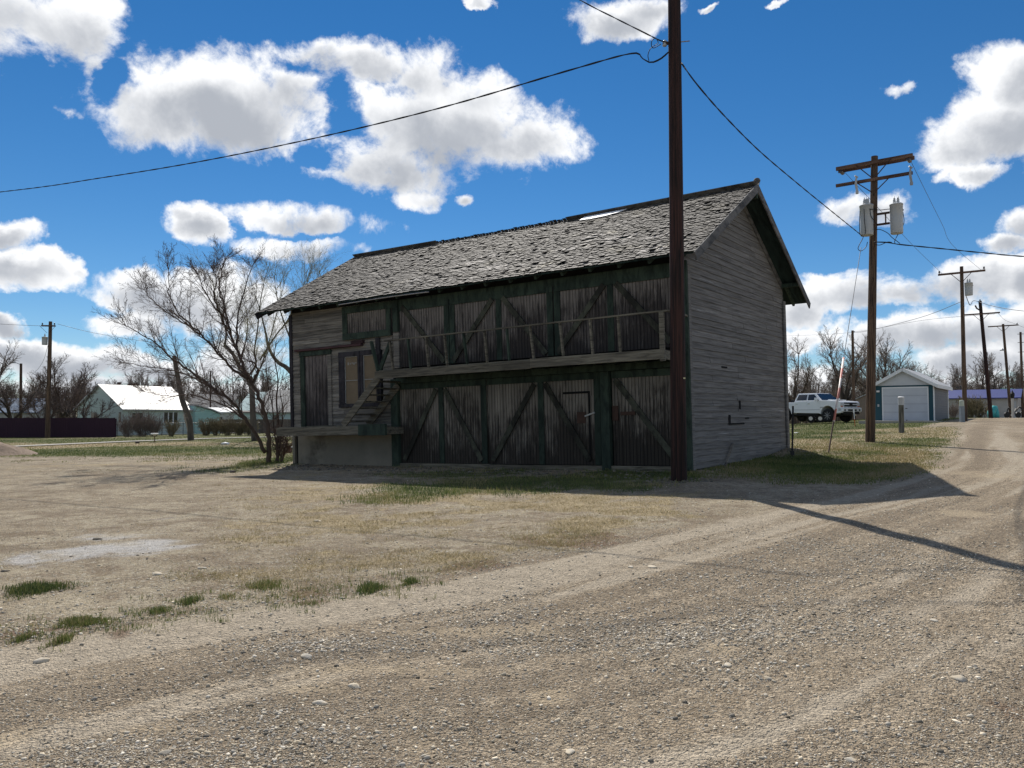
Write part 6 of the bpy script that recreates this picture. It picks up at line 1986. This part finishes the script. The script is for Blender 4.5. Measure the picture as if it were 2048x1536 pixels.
# green strip in front of the barn, weeds along its foot
def strip_w(X, Y):
    z = zones(X, Y)
    u, v = to_barn(X, Y)
    foot_ = np.clip(1 - np.abs(np.maximum(-v, -u)) / .45, 0, 1) * ((u > -.5) & (u < 8.2) & (v < 0) | (u < 0) & (v > -.2) & (v < BD + .3))
    return np.clip(z['green'] * (1 - z['lane']) * .9 + .9 * foot_, 0, 1) * outside_barn(X, Y) * (Y < 25)
X, Y, r = sample(150000, 9, 25, strip_w, 63, .5)
tn = np.clip(.40 + .28 * fbm(X * 1.3, Y * 1.3, 3, 79) + r.normal(0, .10, len(X)), .02, .9)
blades('grass', X, Y, r.uniform(.02, .09, len(X)), .003 + Y * .00016, tn, .85, 64)
# dead straw lying on the dirt
def straw_w(X, Y):
    z = zones(X, Y)
    return np.clip(z['straw'] * .9 + z['mud'] * .35 + .04 * (1 - z['lane']), 0, 1) * (Y < 26) * (1 - z['lane'] * .97) * outside_barn(X, Y) * (1 - z['white'])
X, Y, r = sample(150000, 4.5, 26, straw_w, 65, .7)
z = zones(X, Y)
tn = np.clip(.86 - .30 * z['mud'] + .16 * fbm(X * 1.5, Y * 1.5, 3, 7) + r.normal(0, .10, len(X)), .45, 1.0)
blades('dry_grass', X, Y, r.uniform(.03, .10, len(X)), .0016 + Y * .00014, tn, 1.0, 66)
# single clumps that stand out on the dirt
clumps = [
    (70, 1180, 72, 16, 2600, .07, .14, .10, 'wide dark green grass clump at the left picture edge'),
    (160, 1248, 58, 12, 1500, .30, .10, .09, 'bright green weed patch on the dirt, long and low'),
    (122, 1284, 20, 9, 420, .30, .10, .10, 'small bright green tuft nearest to the lane at the lower left'),
    (48, 1278, 12, 10, 260, .34, .10, .09, 'small olive tuft left of the bright green tuft'),
    (525, 1173, 52, 13, 900, .34, .12, .09, 'yellow green weed patch in the middle of the weed row'),
    (378, 1205, 24, 10, 520, .20, .13, .10, 'bluish green tuft in the weed row'),
    (320, 1222, 34, 10, 420, .22, .12, .07, 'thin sprawling green tuft left of the bluish one'),
    (740, 1180, 32, 14, 800, .15, .14, .12, 'dense bluish green tuft by the lane edge'),
    (818, 1166, 18, 8, 360, .17, .12, .10, 'small round bluish tuft at the right end of the weed row'),
    (455, 1195, 22, 7, 200, .38, .10, .07, 'thin yellowish tuft between two larger weeds'),
    (346, 940, 10, 8, 60, .10, .16, .35, 'upright dark weed on the dirt in front of the lawn'),
    (505, 930, 26, 9, 500, .28, .12, .25, 'leafy green weeds at the foot of the leaning tree'),
]
for i, (px, py, rx, ry, n, tn0, sd, hh, lb) in enumerate(clumps):
    cx, cy, wx_, wy_ = patch(px, py, rx, ry)
    r = np.random.default_rng(200 + i)
    a = r.random(n) * 6.283; q = np.sqrt(r.random(n))
    wob_ = 1 + .35 * np.sin(a * 3 + i) + .2 * np.sin(a * 7 + 2 * i)
    n0 = r.integers(0, 14, n)
    jx, jy = r.normal(0, .24, 14), r.normal(0, .24, 14)
    X, Y = cx + (np.cos(a) * q * .85 + .8 * jx[n0]) * wx_ * wob_ * .8, cy + (np.sin(a) * q * .85 + .8 * jy[n0]) * wy_ * wob_ * .8
    o = blades('grass_tuft', X, Y, hh * .80 * r.uniform(.3, 1.1, len(X)) * (1 - .5 * q), .0018 + cy * .00014, np.clip(tn0 + r.normal(0, .06, len(X)) + .08 + .38 * (r.random(len(X)) < .28), .0, .9), .92, 300 + i, kind=None)
    tag(o, lb, 'grass tuft')

# straw lies in bunches, and small weeds straggle between the clumps along the lane
def bunches(name, cx, cy, per, rad, H, tone, lean, seed):
    r = np.random.default_rng(seed)
    n = len(cx)
    R_ = np.repeat(r.uniform(.4, 1.3, n), per) * rad
    X = np.repeat(cx, per) + r.normal(0, 1, n * per) * R_ * 1.5
    Y = np.repeat(cy, per) + r.normal(0, 1, n * per) * R_ * .8
    hs = np.repeat(r.uniform(.5, 1.3, n), per)
    blades(name, X, Y, H * hs * r.uniform(.4, 1.1, n * per), .0016 + Y * .00015, np.clip(np.repeat(tone + r.normal(0, .07, n), per) + r.normal(0, .07, n * per), 0, 1), lean, seed + 1)
X, Y, r = sample(16000, 5.5, 22, lambda a, b: np.clip(straw_w(a, b) - .12, 0, 1), 811, .62)
bunches('dry_grass', X[:1000], Y[:1000], 22, .085, .07, .90, 1.0, 812)
X, Y, r = sample(9000, 5.5, 20, lambda a, b: np.clip(zones(a, b)['mud'] + .5 * np.clip(straw_w(a, b) - .2, 0, 1), 0, 1) * (zones(a, b)['lane'] < .4), 821, .62)
bunches('dry_grass', X[:300], Y[:300], 22, .07, .06, .80, 1.0, 822)
rw = np.random.default_rng(831)
tt = rw.random(150)
wpx = 30 + 830 * tt + rw.normal(0, 22, 150); wpy = 1268 - 105 * tt + rw.normal(0, 16, 150)
wp_ = [ground_at(float(a), float(b)) for a, b in zip(wpx, wpy)]
bunches('weeds', np.array([p.x for p in wp_]), np.array([p.y for p in wp_]), 16, .045, .055, .40, .92, 832)
# clods of earth round the foot of the near pole and along the shaded barn front
r = np.random.default_rng(909)
CX = np.concatenate([p1b.x + r.normal(0, .35, 170), BP.x + BU.x * r.uniform(0, BL, 420)])
CY = np.concatenate([p1b.y + r.normal(0, .28, 170), np.zeros(420)])
uu = (CX[170:] - BP.x) / BU.x
off_ = r.uniform(.15, 1.6, 420)
CX[170:] -= BV.x * off_; CY[170:] = BP.y + BU.y * uu - BV.y * off_
sz = r.uniform(.012, .05, len(CX))
V = bv[None] * (1 + .5 * (r.random((len(CX), 12, 1)) - .5)) * np.stack([sz, sz * .8, sz * .55], -1)[:, None, :]
V = V + np.stack([CX, CY, height(CX, CY) + sz * .2], -1)[:, None, :]
Fc = (bf[None] + (np.arange(len(CX)) * 12)[:, None, None]).reshape(-1, 3)
tag(np_mesh('dirt_clods', V.reshape(-1, 3), Fc, M['stone'], np.repeat(r.uniform(.22, .55, len(CX)), len(bf)), smooth=True), None, None, None, 'stuff')
